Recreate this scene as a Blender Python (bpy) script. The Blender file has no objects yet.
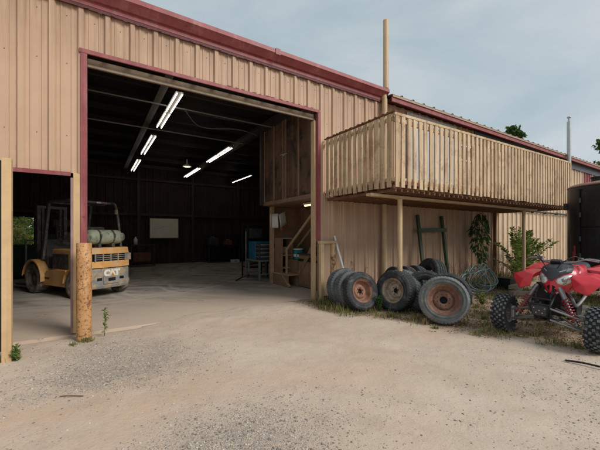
import bpy, math, random
import numpy as np
from mathutils import Vector, Matrix, Euler, noise
R = math.radians
random.seed(7)
scene = bpy.context.scene
COL = scene.collection

# ------------------------------------------------------------------ mesh builder
class MB:
    def __init__(s):
        s.v = []; s.f = []; s.sm = []; s.mi = []; s.X = Matrix.Identity(4)
    def add(s, vs, fs, smooth=False, mi=0):
        b = len(s.v)
        s.v += [tuple(s.X @ Vector(p)) for p in vs]
        for f in fs:
            s.f.append([b + i for i in f]); s.sm.append(smooth); s.mi.append(mi)
    def box(s, c, size, rot=None, mi=0, top=(1, 1)):
        sx, sy, sz = (a / 2 for a in size)
        vs = [(-sx, -sy, -sz), (sx, -sy, -sz), (sx, sy, -sz), (-sx, sy, -sz)]
        vs += [(-sx * top[0], -sy * top[1], sz), (sx * top[0], -sy * top[1], sz), (sx * top[0], sy * top[1], sz), (-sx * top[0], sy * top[1], sz)]
        M = Matrix.Translation(c)
        if rot is not None:
            M = M @ (rot.to_4x4() if isinstance(rot, Matrix) else Euler(rot).to_matrix().to_4x4())
        s.add([M @ Vector(p) for p in vs], [(0, 3, 2, 1), (4, 5, 6, 7), (0, 1, 5, 4), (1, 2, 6, 5), (2, 3, 7, 6), (3, 0, 4, 7)], False, mi)
    def bx(s, x0, x1, y0, y1, z0, z1, mi=0):
        s.box(((x0 + x1) / 2, (y0 + y1) / 2, (z0 + z1) / 2), (x1 - x0, y1 - y0, z1 - z0), None, mi)
    def bar(s, p0, p1, w, h, mi=0, up=(0, 0, 1)):
        p0 = Vector(p0); p1 = Vector(p1); d = (p1 - p0); L = d.length; d.normalize()
        u = Vector(up)
        if abs(d.dot(u)) > .98: u = Vector((0, 1, 0))
        a = d.cross(u).normalized(); b = a.cross(d)
        M = Matrix((a, d, b)).transposed()
        s.box((p0 + p1) / 2, (w, L, h), M, mi)
    def tube(s, pts, r, n=10, mi=0, cap=True, closed=False):
        pts = [Vector(p) for p in pts]; k = len(pts)
        rs = r if isinstance(r, (list, tuple)) else [r] * k
        vs = []; prev = None
        for i, p in enumerate(pts):
            if closed: d = pts[(i + 1) % k] - pts[i - 1]
            else: d = pts[min(i + 1, k - 1)] - pts[max(i - 1, 0)]
            d.normalize()
            if prev is None:
                u = Vector((0, 0, 1)) if abs(d.z) < .9 else Vector((1, 0, 0))
            else: u = prev
            a = (u - d * u.dot(d)).normalized(); b = d.cross(a); prev = a
            for j in range(n):
                t = 2 * math.pi * j / n
                vs.append(p + a * math.cos(t) * rs[i] + b * math.sin(t) * rs[i])
        fs = []
        for i in range(k if closed else k - 1):
            i2 = (i + 1) % k
            for j in range(n):
                j2 = (j + 1) % n
                fs.append((i * n + j, i * n + j2, i2 * n + j2, i2 * n + j))
        s.add(vs, fs, True, mi)
        if cap and not closed:
            s.add(vs[:n], [tuple(range(n))[::-1]], False, mi)
            s.add(vs[-n:], [tuple(range(n))], False, mi)
    def cyl(s, p0, p1, r, n=16, mi=0):
        s.tube([p0, p1], r, n, mi)
    def lathe(s, prof, n=32, M=None, mi=0, smooth=True, closed=False, fn=None, mif=None):
        M = M or Matrix.Identity(4); vs = []; k = len(prof)
        for j in range(n):
            t = 2 * math.pi * j / n; c, q = math.cos(t), math.sin(t)
            for i, (r, h) in enumerate(prof):
                if fn: r = fn(i, j, r)
                vs.append(M @ Vector((r * c, r * q, h)))
        fs = []
        for j in range(n):
            j2 = (j + 1) % n
            for i in range(k if closed else k - 1):
                i2 = (i + 1) % k
                fs.append((j * k + i, j2 * k + i, j2 * k + i2, j * k + i2))
        s.add(vs, fs, smooth, mi)
        if mif:
            q = k if closed else k - 1; b0 = len(s.mi) - len(fs)
            for a_ in range(len(fs)): s.mi[b0 + a_] = mif(a_ % q)
    def disc(s, c, r, axis, n=20, mi=0):
        M = Matrix.Translation(c) @ Vector(axis).to_track_quat('Z', 'Y').to_matrix().to_4x4()
        s.add([M @ Vector((r * math.cos(2 * math.pi * j / n), r * math.sin(2 * math.pi * j / n), 0)) for j in range(n)], [tuple(range(n))], False, mi)
    def prism(s, poly, d, M=None, mi=0):
        """poly in XZ-plane extruded along +Y by d"""
        M = M or Matrix.Identity(4); n = len(poly)
        vs = [M @ Vector((x, 0, z)) for x, z in poly] + [M @ Vector((x, d, z)) for x, z in poly]
        fs = [tuple(range(n)), tuple(range(2 * n - 1, n - 1, -1))]
        fs += [(i, i + n, (i + 1) % n + n, (i + 1) % n) for i in range(n)]
        s.add(vs, fs, False, mi)
    def sphere(s, c, r, n=12, m=8, mi=0):
        rx, ry, rz = r if isinstance(r, (tuple, list)) else (r, r, r)
        vs = []
        for i in range(m + 1):
            p = math.pi * i / m
            for j in range(n):
                t = 2 * math.pi * j / n
                vs.append((c[0] + rx * math.sin(p) * math.cos(t), c[1] + ry * math.sin(p) * math.sin(t), c[2] + rz * math.cos(p)))
        s.add(vs, [(i * n + j, (i + 1) * n + j, (i + 1) * n + (j + 1) % n, i * n + (j + 1) % n) for i in range(m) for j in range(n)], True, mi)
    def build(s, name, mats, parent=None, bevel=0, seg=2, solid=0, subsurf=0, recalc=True):
        me = bpy.data.meshes.new(name)
        me.from_pydata(s.v, [], s.f)
        for m in (mats if isinstance(mats, (list, tuple)) else [mats]): me.materials.append(m)
        me.polygons.foreach_set('use_smooth', s.sm); me.polygons.foreach_set('material_index', s.mi)
        me.update()
        if recalc and len(s.f) < 20000:
            import bmesh
            bm = bmesh.new(); bm.from_mesh(me)
            bmesh.ops.recalc_face_normals(bm, faces=bm.faces)
            bm.to_mesh(me); bm.free()
        o = bpy.data.objects.new(name, me); COL.objects.link(o)
        if parent: o.parent = parent
        if subsurf:
            w = o.modifiers.new('sub', 'SUBSURF'); w.levels = w.render_levels = subsurf
        if solid:
            w = o.modifiers.new('sol', 'SOLIDIFY'); w.thickness = solid; w.offset = -1
        if bevel:
            w = o.modifiers.new('bev', 'BEVEL'); w.width = bevel; w.segments = seg; w.limit_method = 'ANGLE'; w.angle_limit = R(40)
        return o

def cat(pts, n=6, closed=False):
    P = [Vector(p) for p in pts]; out = []; k = len(P)
    for i in range(k if closed else k - 1):
        if closed: p0, p1, p2, p3 = P[i - 1], P[i], P[(i + 1) % k], P[(i + 2) % k]
        else: p0, p1, p2, p3 = P[max(i - 1, 0)], P[i], P[i + 1], P[min(i + 2, k - 1)]
        for j in range(n):
            t = j / n
            out.append(.5 * ((2 * p1) + (p2 - p0) * t + (2 * p0 - 5 * p1 + 4 * p2 - p3) * t * t + (3 * p1 - p0 - 3 * p2 + p3) * t ** 3))
    if not closed: out.append(P[-1])
    return out

def tag(o, label=None, cat_=None, group=None, kind=None):
    if label: o['label'] = label
    if cat_: o['category'] = cat_
    if group: o['group'] = group
    if kind: o['kind'] = kind
    return o
def thing(name, label, cat_, loc=(0, 0, 0), rz=0, group=None, rot=None):
    o = bpy.data.objects.new(name, None); COL.objects.link(o)
    o.location = loc; o.rotation_euler = rot if rot is not None else (0, 0, rz); o.empty_display_size = .2
    return tag(o, label, cat_, group)
def copy_tree(o, parent=None):
    c = o.copy(); COL.objects.link(c)
    if parent: c.parent = parent
    for ch in list(o.children): copy_tree(ch, c)
    return c

# ------------------------------------------------------------------ materials
class NT:
    def __init__(s, name):
        s.m = bpy.data.materials.new(name); s.m.use_nodes = True
        s.t = s.m.node_tree; s.n = s.t.nodes; s.b = s.n['Principled BSDF']
        s.tc = s.n.new('ShaderNodeTexCoord')
    def link(s, a, b): s.t.links.new(a, b)
    def noise(s, scale, detail=6, rough=.6, stretch=None, dist=0, off=None):
        nd = s.n.new('ShaderNodeTexNoise'); nd.inputs['Scale'].default_value = scale
        nd.inputs['Detail'].default_value = detail; nd.inputs['Roughness'].default_value = rough; nd.inputs['Distortion'].default_value = dist
        mp = s.n.new('ShaderNodeMapping')
        if stretch: mp.inputs['Scale'].default_value = stretch
        if off: mp.inputs['Location'].default_value = off
        s.link(s.tc.outputs['Object'], mp.inputs['Vector']); s.link(mp.outputs[0], nd.inputs['Vector'])
        return nd.outputs['Fac']
    def voro(s, scale, feature='F1', rnd=1.0):
        nd = s.n.new('ShaderNodeTexVoronoi'); nd.inputs['Scale'].default_value = scale; nd.feature = feature
        s.link(s.tc.outputs['Object'], nd.inputs['Vector']); return nd
    def ramp(s, fac, stops):
        r = s.n.new('ShaderNodeValToRGB'); e = r.color_ramp.elements
        while len(e) < len(stops): e.new(.5)
        for i, (p, c) in enumerate(stops):
            e[i].position = p; e[i].color = (c, c, c, 1) if isinstance(c, (int, float)) else (*c, 1)
        s.link(fac, r.inputs[0]); return r.outputs[0]
    def mix(s, fac, a, b, mode='MIX'):
        x = s.n.new('ShaderNodeMix'); x.data_type = 'RGBA'; x.blend_type = mode
        for sock, val in ((x.inputs[0], fac), (x.inputs[6], a), (x.inputs[7], b)):
            if isinstance(val, (int, float)): sock.default_value = val
            elif isinstance(val, tuple): sock.default_value = (*val, 1)
            else: s.link(val, sock)
        return x.outputs[2]
    def math(s, op, a, b=0.0):
        x = s.n.new('ShaderNodeMath'); x.operation = op
        for i, val in enumerate((a, b)):
            if isinstance(val, (int, float)): x.inputs[i].default_value = val
            else: s.link(val, x.inputs[i])
        return x.outputs[0]
    def bump(s, h, strength=.3, dist=.01):
        x = s.n.new('ShaderNodeBump'); x.inputs['Strength'].default_value = strength; x.inputs['Distance'].default_value = dist
        s.link(h, x.inputs['Height'])
        old = s.b.inputs['Normal']
        if old.is_linked: s.link(old.links[0].from_socket, x.inputs['Normal'])
        s.link(x.outputs[0], s.b.inputs['Normal'])
    def base(s, c):
        if isinstance(c, tuple): s.b.inputs['Base Color'].default_value = (*c, 1)
        else: s.link(c, s.b.inputs['Base Color'])

def pm(name, col, rough=.6, metal=0.0, var=.2, vs=5, bump=.15, bs=60, bd=.004, spots=None, streak=None, spec=.35, coat=0, fine=.0):
    t = NT(name)
    lo = tuple(c * (1 - var) for c in col); hi = tuple(min(1, c * (1 + var)) for c in col)
    n1 = t.noise(vs, 8, .65)
    c = t.mix(t.ramp(n1, [(.3, 0.), (.7, 1.)]), lo, hi)
    if fine:
        c = t.mix(t.ramp(t.noise(vs * 12, 4, .7), [(.45, 0.), (.75, fine)]), c, tuple(x * .55 for x in col))
    if streak:
        sc, amt = streak[:2]; st = streak[2] if len(streak) > 2 else (9, 9, .35)
        c = t.mix(t.ramp(t.noise(1.0, 6, .65, st), [(.5, 0.), (.72, amt)]), c, sc)
    if spots:
        for (sc, thr, scale, amt) in spots:
            c = t.mix(t.ramp(t.noise(scale, 8, .7, None, .3, (scale * 1.7, 3, 1)), [(thr, 0.), (min(.99, thr + .09), amt)]), c, sc)
    t.base(c)
    t.link(t.math('ADD', rough - .12, t.math('MULTIPLY', n1, .24)), t.b.inputs['Roughness'])
    t.b.inputs['Metallic'].default_value = metal
    t.b.inputs['Specular IOR Level'].default_value = spec
    t.b.inputs['Coat Weight'].default_value = coat
    if bump: t.bump(t.noise(bs, 5, .6), bump, bd)
    return t.m

RUST = (.13, .05, .022); DIRT = (.22, .15, .095)
SIDING = (.54, .365, .25)
def siding_mat(name, col, low):
    t = NT(name)
    n1 = t.noise(1.3, 6, .6)
    c = t.mix(t.ramp(n1, [(.3, 0.), (.7, 1.)]), tuple(x * .9 for x in col), tuple(x * 1.06 for x in col))
    # rain streaks hanging from the eave, grime rising from the ground, small rust nicks
    sx = t.n.new('ShaderNodeSeparateXYZ'); t.link(t.tc.outputs['Object'], sx.inputs[0])
    top = t.n.new('ShaderNodeMapRange'); top.inputs[1].default_value = 3.5; top.inputs[2].default_value = 4.62; t.link(sx.outputs[2], top.inputs[0])
    st = t.ramp(t.noise(1.0, 7, .7, (11, 11, .5)), [(.36, 0.), (.68, 1.)])
    c = t.mix(t.math('MULTIPLY', st, t.math('MULTIPLY', top.outputs[0], .8)), c, (.17, .095, .055))
    st2 = t.ramp(t.noise(1.0, 6, .65, (6, 6, .25), 0, (4, 1, 2)), [(.5, 0.), (.78, .4)])
    c = t.mix(st2, c, (.40, .265, .175))
    bot = t.n.new('ShaderNodeMapRange'); bot.inputs[1].default_value = 2.2; bot.inputs[2].default_value = 0.0; t.link(sx.outputs[2], bot.inputs[0])
    g = t.ramp(t.noise(2.2, 8, .7, (1, 1, .6)), [(.35, 0.), (.7, 1.)])
    c = t.mix(t.math('MULTIPLY', g, t.math('MULTIPLY', bot.outputs[0], low)), c, (.33, .19, .125))
    c = t.mix(t.ramp(t.noise(17, 6, .75), [(.70, 0.), (.76, .8)]), c, RUST)
    t.base(c); t.b.inputs['Roughness'].default_value = .5; t.b.inputs['Specular IOR Level'].default_value = .3
    t.bump(t.noise(2.5, 3, .5, (1, 1, .4)), .25, .012)
    return t.m

M = {}
M['siding'] = siding_mat('siding_tan', SIDING, .35)
M['siding_pale'] = siding_mat('siding_pale', (.65, .50, .355), .35)
M['siding_grey'] = pm('siding_grey', (.50, .52, .55), .55, var=.1, streak=((.35, .3, .27), .5))
M['burgundy'] = pm('burgundy_trim', (.26, .066, .07), .5, var=.18, vs=3, streak=((.42, .20, .19), .6, (5, 5, .8)), spots=[((.09, .03, .026), .62, 9, .8), ((.44, .27, .23), .62, 5, .5)], bump=.05)
M['burgundy_dark'] = pm('burgundy_shade', (.10, .028, .032), .6, var=.2, vs=4)  # burgundy darkened to hold the shade below the gutter
M['roof'] = pm('roof_sheet', (.36, .27, .20), .55, metal=.2, var=.2, spots=[(RUST, .62, 4, .6)])
M['grey_strip'] = pm('dark_grey_strip', (.085, .09, .10), .5, metal=.3, var=.3, spots=[((.25, .26, .28), .6, 6, .6)])
M['tan_paint'] = pm('tan_painted_steel', (.55, .40, .24), .5, var=.12, spots=[(RUST, .66, 14, .9)], streak=((.25, .14, .07), .5))
for _k, _c in enumerate(((.56, .42, .26), (.50, .365, .225), (.60, .46, .30))):
  M['rail_paint' + str(_k)] = pm('cream_rail_paint', _c, .55, var=.12, vs=2, spots=[(RUST, .61, 9, .9), ((.30, .17, .09), .52, 3, .6)], streak=((.28, .15, .075), .9, (16, 16, .8)))
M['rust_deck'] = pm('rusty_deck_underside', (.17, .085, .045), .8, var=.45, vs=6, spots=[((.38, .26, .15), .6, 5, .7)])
M['rust'] = pm('rust', (.16, .07, .035), .85, var=.4, vs=9)
M['bollard'] = pm('yellow_worn_paint', (.52, .285, .12), .55, var=.16, vs=3, spots=[((.40, .19, .07), .48, 4, .7), ((.62, .5, .35), .62, 13, .5), (RUST, .525, 26, .95), ((.05, .025, .018), .555, 38, .95), (RUST, .56, 7, .85)], bump=.3, bs=40)
M['door_tan'] = pm('door_tan', (.60, .41, .22), .5, var=.12, streak=((.3, .18, .09), .4))
M['black_steel'] = pm('black_steel', (.022, .022, .024), .45, metal=.3, var=.4, spots=[((.10, .085, .07), .6, 7, .5)])
M['fork_frame'] = pm('dusty_grey_frame', (.12, .125, .13), .55, metal=.1, var=.3, spots=[((.32, .27, .21), .54, 8, .7)])
M['dark_frame'] = pm('dark_grey_frame', (.05, .055, .06), .5, metal=.3, var=.3, spots=[((.16, .13, .1), .58, 8, .6)])
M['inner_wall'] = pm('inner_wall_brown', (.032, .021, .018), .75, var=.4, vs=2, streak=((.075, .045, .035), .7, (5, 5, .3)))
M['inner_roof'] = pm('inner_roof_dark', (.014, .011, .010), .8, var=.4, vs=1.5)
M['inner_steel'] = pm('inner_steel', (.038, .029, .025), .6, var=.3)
M['plywood'] = pm('plywood', (.27, .165, .10), .7, var=.25, vs=3, streak=((.17, .09, .05), .8, (3, 3, .25)), spots=[((.10, .06, .04), .62, 3, .6)])
M['loft_panel'] = pm('sooty_panel', (.115, .066, .046), .6, var=.35, vs=2.5, streak=((.25, .14, .088), .8, (7, 7, .4)), spots=[((.02, .016, .014), .5, 1.1, .9), ((.5, .4, .32), .73, 16, .8)])
M['batten'] = pm('loft_batten', (.24, .145, .095), .65, var=.25)
M['wood'] = pm('raw_wood', (.42, .28, .17), .7, var=.2, streak=((.24, .14, .08), .7, (20, 2, 20)))
M['grey_wood'] = pm('weathered_wood', (.30, .23, .17), .85, var=.3, streak=((.14, .10, .07), .8, (4, 25, 25)))
M['white'] = pm('white_paint', (.74, .72, .68), .5, var=.06)
M['whiteboard'] = pm('whiteboard', (.74, .69, .58), .4, var=.1, vs=2)
M['paper'] = pm('paper', (.75, .74, .72), .7, var=.04, bump=0)
M['orange_paper'] = pm('orange_paper', (.6, .23, .08), .7, var=.1, bump=0)
M['blue'] = pm('blue_cabinet', (.02, .14, .24), .45, var=.25, spots=[((.08, .07, .06), .62, 6, .7)])
M['teal'] = pm('teal_plastic', (.02, .22, .26), .45, var=.15)
M['sage'] = pm('sage_steel', (.16, .18, .14), .6, var=.25)
M['yellow_plastic'] = pm('yellow_plastic', (.50, .26, .03), .5, var=.2)
M['green_bin'] = pm('dark_green_steel', (.015, .05, .035), .5, var=.3)
M['green_paint'] = pm('olive_green_paint', (.042, .07, .032), .5, var=.25, vs=4, spots=[(RUST, .66, 12, .8)])
M['fork_yellow'] = pm('dusty_yellow_paint', (.68, .36, .125), .55, var=.2, vs=4, spots=[((.60, .43, .27), .50, 3.5, .65), ((.12, .07, .035), .62, 13, .85)])
M['fork_grey'] = pm('dusty_grey_cast', (.22, .225, .21), .7, var=.25, vs=5, spots=[((.46, .325, .20), .47, 4.0, .85), ((.06, .05, .04), .64, 12, .8)])
M['fork_black'] = pm('dusty_black', (.06, .06, .062), .6, var=.3, spots=[((.26, .21, .165), .54, 7, .6)])
M['tank_green'] = pm('gas_bottle_green', (.35, .39, .29), .5, var=.2, vs=5, spots=[((.15, .13, .10), .53, 9, .85), ((.62, .60, .50), .62, 6, .6)])
M['dusty_rubber'] = pm('dusty_rubber', (.115, .10, .088), .85, var=.35, vs=6, spots=[((.34, .275, .21), .48, 6, .75)], bump=.3, bs=90)
M['pit'] = pm('recess_shade', (.008, .008, .008), .9, var=.2)  # near-black colour in place of shade inside holes and recesses
M['tyre_black'] = pm('tyre_black', (.034, .036, .039), .75, var=.35, vs=7, spots=[((.19, .18, .165), .52, 4, .5), ((.10, .10, .10), .55, 14, .5)], bump=.25, bs=90)
M['tyre_grey'] = pm('tyre_weathered', (.105, .112, .118), .85, var=.3, vs=7, spots=[((.20, .20, .19), .52, 6, .6), ((.03, .03, .03), .64, 9, .7)], bump=.35, bs=90)
M['tyre_chalk_dark'] = pm('tyre_chalky_green', (.085, .09, .085), .85, var=.3, vs=7, spots=[((.10, .14, .09), .55, 3, .6), ((.15, .155, .145), .5, 8, .5), ((.05, .06, .045), .6, 6, .7)], bump=.3, bs=90)
M['knob_top'] = pm('knob_top', (.13, .135, .14), .85, var=.3, vs=9, spots=[((.30, .30, .29), .52, 12, .7)], bump=.2, bs=90)
M['tyre_chalk'] = pm('tyre_chalky', (.165, .172, .174), .85, var=.3, vs=6, spots=[((.11, .135, .095), .57, 3.5, .6), ((.27, .27, .26), .54, 6, .5), ((.07, .07, .07), .66, 10, .7)], bump=.3, bs=90)
M['rim_salmon'] = pm('rim_salmon_rust', (.27, .135, .088), .75, var=.3, vs=8, spots=[((.17, .07, .04), .50, 7, .85), ((.08, .035, .02), .62, 14, .8)])
M['rim_cream'] = pm('rim_cream', (.40, .31, .225), .65, var=.25, vs=8, spots=[((.17, .15, .10), .5, 6, .8), ((.2, .09, .05), .56, 12, .85)])
M['rim_green'] = pm('rim_grey_green', (.17, .17, .12), .7, var=.3, vs=8, spots=[(RUST, .55, 12, .7)])
M['rim_rust'] = pm('rim_rust', (.165, .085, .058), .8, var=.35, vs=7, spots=[((.30, .17, .12), .52, 6, .7), ((.10, .04, .025), .62, 10, .8)])
M['label_yellow'] = pm('label_yellow', (.55, .58, .12), .6, var=.1, bump=0)
M['red_plastic'] = pm('red_plastic', (.60, .024, .042), .34, var=.08, vs=4, bump=.02, spec=.5, coat=.25, spots=[((.50, .10, .09), .66, 9, .5), ((.34, .20, .15), .63, 5, .45)])
M['atv_dark'] = pm('grey_plastic', (.045, .05, .056), .5, var=.2, spots=[((.15, .13, .11), .62, 8, .5)])
M['atv_steel'] = pm('dull_steel', (.30, .30, .30), .45, metal=.7, var=.25, spots=[((.14, .10, .07), .58, 10, .7)])
M['spring_red'] = pm('spring_red', (.30, .025, .035), .4, var=.15, bump=0)
M['alu'] = pm('cast_alloy', (.42, .41, .40), .5, metal=.6, var=.2)
M['knob_rubber'] = pm('knob_rubber', (.036, .038, .042), .8, var=.3, spots=[((.20, .19, .18), .55, 8, .6)], bump=.2, bs=90)
M['smoker'] = pm('black_tank_paint', (.014, .0145, .017), .42, metal=.1, var=.3, vs=3, spots=[((.035, .033, .033), .58, 5, .7)], spec=.3)
M['smoker_top'] = pm('rusty_pink_top', (.36, .22, .18), .75, var=.25, vs=4, spots=[((.12, .05, .035), .56, 8, .7)])
M['red_rust'] = pm('red_oxide', (.30, .05, .04), .7, var=.3)
M['hose'] = pm('hose_green', (.21, .30, .27), .5, var=.2, vs=4, bump=0)
M['hose_grey'] = pm('hose_grey', (.30, .33, .32), .5, var=.2, vs=4, bump=0)
M['pvc'] = pm('white_pvc', (.66, .66, .64), .45, var=.08)
M['galv'] = pm('galvanised', (.45, .48, .49), .45, metal=.5, var=.12)
M['bark'] = pm('bark', (.11, .08, .055), .9, var=.35, bump=.5, bs=20)
M['twig'] = pm('dry_twig', (.20, .14, .09), .9, var=.3)
def leaf(name, col, var=.3):
    t = NT(name)
    c = t.mix(t.ramp(t.noise(3, 4, .6), [(.3, 0.), (.7, 1.)]), tuple(x * (1 - var) for x in col), tuple(x * (1 + var) for x in col))
    t.base(c); t.b.inputs['Roughness'].default_value = .55; t.b.inputs['Specular IOR Level'].default_value = .25
    tr = t.n.new('ShaderNodeBsdfTranslucent'); t.link(c, tr.inputs['Color'])
    mx = t.n.new('ShaderNodeMixShader'); mx.inputs[0].default_value = .3
    out = t.n['Material Output']
    t.link(t.b.outputs[0], mx.inputs[1]); t.link(tr.outputs[0], mx.inputs[2]); t.link(mx.outputs[0], out.inputs['Surface'])
    return t.m
M['leaf_dark'] = leaf('leaf_dark', (.035, .075, .022))
M['leaf_mid'] = leaf('leaf_mid', (.075, .14, .032))
M['leaf_light'] = leaf('leaf_light', (.23, .29, .07))
M['leaf_yel'] = leaf('leaf_yellowing', (.24, .23, .06))
M['grass'] = leaf('grass_blade', (.15, .19, .05))
M['grass_dry'] = leaf('grass_dry', (.36, .28, .13))
M['litter'] = pm('dead_leaf', (.22, .12, .06), .85, var=.4, vs=30, bump=0)
def emit(name, col, st):
    m = bpy.data.materials.new(name); m.use_nodes = True; b = m.node_tree.nodes['Principled BSDF']
    b.inputs['Base Color'].default_value = (.8, .8, .8, 1); b.inputs['Emission Color'].default_value = (*col, 1); b.inputs['Emission Strength'].default_value = st
    return m
M['tube'] = emit('lit_tube', (1, .93, .78), 6.0)
M['tube_warm'] = emit('lit_tube_warm', (1, .72, .32), 1.4)
M['bulb'] = emit('lit_bulb', (1, .85, .45), 1.6)
def glassy(name, col):
    m = bpy.data.materials.new(name); m.use_nodes = True; b = m.node_tree.nodes['Principled BSDF']
    b.inputs['Base Color'].default_value = (*col, 1); b.inputs['Roughness'].default_value = .12; b.inputs['Coat Weight'].default_value = .8
    b.inputs['Metallic'].default_value = .25
    return m
M['lens'] = glassy('headlamp_lens', (.62, .62, .60))

# ground materials
def ground_mat():
    t = NT('sandy_gravel')
    at = t.n.new('ShaderNodeAttribute'); at.attribute_name = 'gravel'
    lt = t.n.new('ShaderNodeAttribute'); lt.attribute_name = 'litter'
    n = t.noise(.9, 8, .65)
    sand = t.mix(t.ramp(n, [(.3, 0.), (.7, 1.)]), (.55, .435, .34), (.645, .53, .43))
    sand = t.mix(t.ramp(t.noise(.5, 5, .6, None, 0, (9, 2, 0)), [(.52, 0.), (.74, .7)]), sand, (.59, .42, .29))
    oc = t.n.new('ShaderNodeAttribute'); oc.attribute_name = 'ochre'
    sand = t.mix(t.math('MULTIPLY', oc.outputs['Fac'], t.ramp(t.noise(3.0, 7, .7), [(.35, .2), (.65, 1.)])), sand, (.575, .42, .305))
    sand = t.mix(t.ramp(t.noise(2.2, 8, .75, None, 1.0, (3, 7, 0)), [(.5, 0.), (.75, .45)]), sand, (.40, .31, .235))
    sand = t.mix(t.ramp(t.noise(60, 4, .8), [(.52, 0.), (.78, .55)]), sand, (.30, .22, .165))
    v = t.voro(95); v2 = t.voro(190)
    def stones(vv):
        r = t.n.new('ShaderNodeSeparateColor'); t.link(vv.outputs['Color'], r.inputs[0])
        return t.ramp(r.outputs[0], [(0., (.19, .175, .16)), (.45, (.35, .315, .28)), (.75, (.50, .43, .355)), (1., (.66, .60, .52))]), r.outputs[1]
    s1, k1 = stones(v); s2, k2 = stones(v2)
    # which cells are stones depends on the gravel mask
    m1 = t.math('GREATER_THAN', t.math('ADD', at.outputs['Fac'], t.math('MULTIPLY', t.math('SUBTRACT', t.noise(3.5, 5, .6), .5), 1.1)), t.math('ADD', t.math('MULTIPLY', k1, .75), .12))
    m2 = t.math('GREATER_THAN', t.math('ADD', at.outputs['Fac'], t.math('MULTIPLY', t.math('SUBTRACT', t.noise(5, 5, .6), .5), 1.1)), t.math('ADD', t.math('MULTIPLY', k2, .9), .1))
    e1 = t.ramp(v.outputs['Distance'], [(.35, 1.), (.55, 0.)])
    e2 = t.ramp(v2.outputs['Distance'], [(.35, 1.), (.6, 0.)])
    c = t.mix(t.math('MULTIPLY', m2, e2), sand, s2)
    c = t.mix(t.math('MULTIPLY', m1, e1), c, s1)
    c = t.mix(t.math('MULTIPLY', at.outputs['Fac'], .3), c, (.40, .345, .285))
    lit = t.mix(t.ramp(t.noise(14, 6, .75), [(.35, 0.), (.65, 1.)]), (.13, .085, .05), (.36, .25, .16))
    c = t.mix(t.math('MULTIPLY', lt.outputs['Fac'], t.ramp(t.noise(4, 6, .7), [(.3, .3), (.6, 1.)])), c, lit)
    t.base(c); t.b.inputs['Roughness'].default_value = .95; t.b.inputs['Specular IOR Level'].default_value = .15
    hb = t.math('ADD', t.math('MULTIPLY', m1, t.math('MULTIPLY', e1, 1.0)), t.math('MULTIPLY', t.math('MULTIPLY', m2, e2), .5))
    t.bump(hb, .6, .012); t.bump(t.noise(40, 6, .75), .5, .012); t.bump(t.noise(6, 5, .6), .35, .03)
    return t.m
M['ground'] = ground_mat()
def slab_mat():
    t = NT('shop_concrete')
    c = t.mix(t.ramp(t.noise(.7, 9, .68), [(.3, 0.), (.7, 1.)]), (.27, .238, .208), (.40, .362, .322))
    c = t.mix(t.ramp(t.noise(2.2, 8, .7), [(.5, 0.), (.75, .7)]), c, (.46, .41, .35))
    # curved tyre scrub marks
    for (cx, cy, sc, amt) in ((-2.2, 4.0, 1.6, .55), (6.5, 13.0, 1.25, .5)):
        mp = t.n.new('ShaderNodeMapping'); mp.inputs['Location'].default_value = (-cx, -cy, 0); t.link(t.tc.outputs['Object'], mp.inputs[0])
        w = t.n.new('ShaderNodeTexWave'); w.wave_type = 'RINGS'; w.rings_direction = 'Z'; w.inputs['Scale'].default_value = sc * .35; w.inputs['Distortion'].default_value = 5; w.inputs['Detail'].default_value = 4; w.inputs['Detail Scale'].default_value = .6
        t.link(mp.outputs[0], w.inputs['Vector'])
        c = t.mix(t.math('MULTIPLY', t.ramp(w.outputs['Fac'], [(.6, 0.), (.95, 1.)]), t.math('MULTIPLY', t.ramp(t.noise(.6, 4, .6), [(.4, 0.), (.6, 1.)]), amt)), c, (.10, .085, .075))
    for (cx, cy, bands) in ((3.1, 9.0, ((1.35, .05), (1.6, .05), (2.5, .06), (2.78, .06))), (5.2, 9.6, ((3.4, .07), (3.75, .07), (1.9, .05))), (-.5, 13.5, ((3.6, .07), (3.9, .07), (5.6, .08), (5.95, .08)))):
        vm = t.n.new('ShaderNodeVectorMath'); vm.operation = 'DISTANCE'; t.link(t.tc.outputs['Object'], vm.inputs[0]); vm.inputs[1].default_value = (cx, cy, 0)
        dd = t.math('ADD', vm.outputs['Value'], t.math('MULTIPLY', t.math('SUBTRACT', t.noise(.8, 3, .5), .5), .35))
        for r_, w_ in bands:
            f = t.math('MAXIMUM', t.math('SUBTRACT', 1.0, t.math('DIVIDE', t.math('ABSOLUTE', t.math('SUBTRACT', dd, r_)), w_ * 1.6)), 0.0)
            f = t.math('MULTIPLY', f, t.ramp(t.noise(1.1, 5, .7, None, 0, (r_, cx, 0)), [(.38, 0.), (.6, .75)]))
            c = t.mix(f, c, (.47, .43, .38))
    sx = t.n.new('ShaderNodeSeparateXYZ'); t.link(t.tc.outputs['Object'], sx.inputs[0])
    nr = t.n.new('ShaderNodeMapRange'); nr.inputs[1].default_value = 8.4; nr.inputs[2].default_value = 5.85; t.link(sx.outputs[1], nr.inputs[0])
    c = t.mix(t.math('MULTIPLY', nr.outputs[0], t.ramp(t.noise(1.5, 7, .7), [(.12, 0.), (.42, 1.)])), c, (.555, .445, .35))
    c = t.mix(t.ramp(t.noise(3.1, 6, .7, None, .5, (4, 4, 4)), [(.645, 0.), (.69, .8)]), c, (.05, .045, .04))
    t.base(c); t.b.inputs['Roughness'].default_value = .8; t.b.inputs['Specular IOR Level'].default_value = .25
    t.bump(t.noise(30, 5, .7), .25, .006)
    return t.m
M['slab'] = slab_mat()

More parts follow.
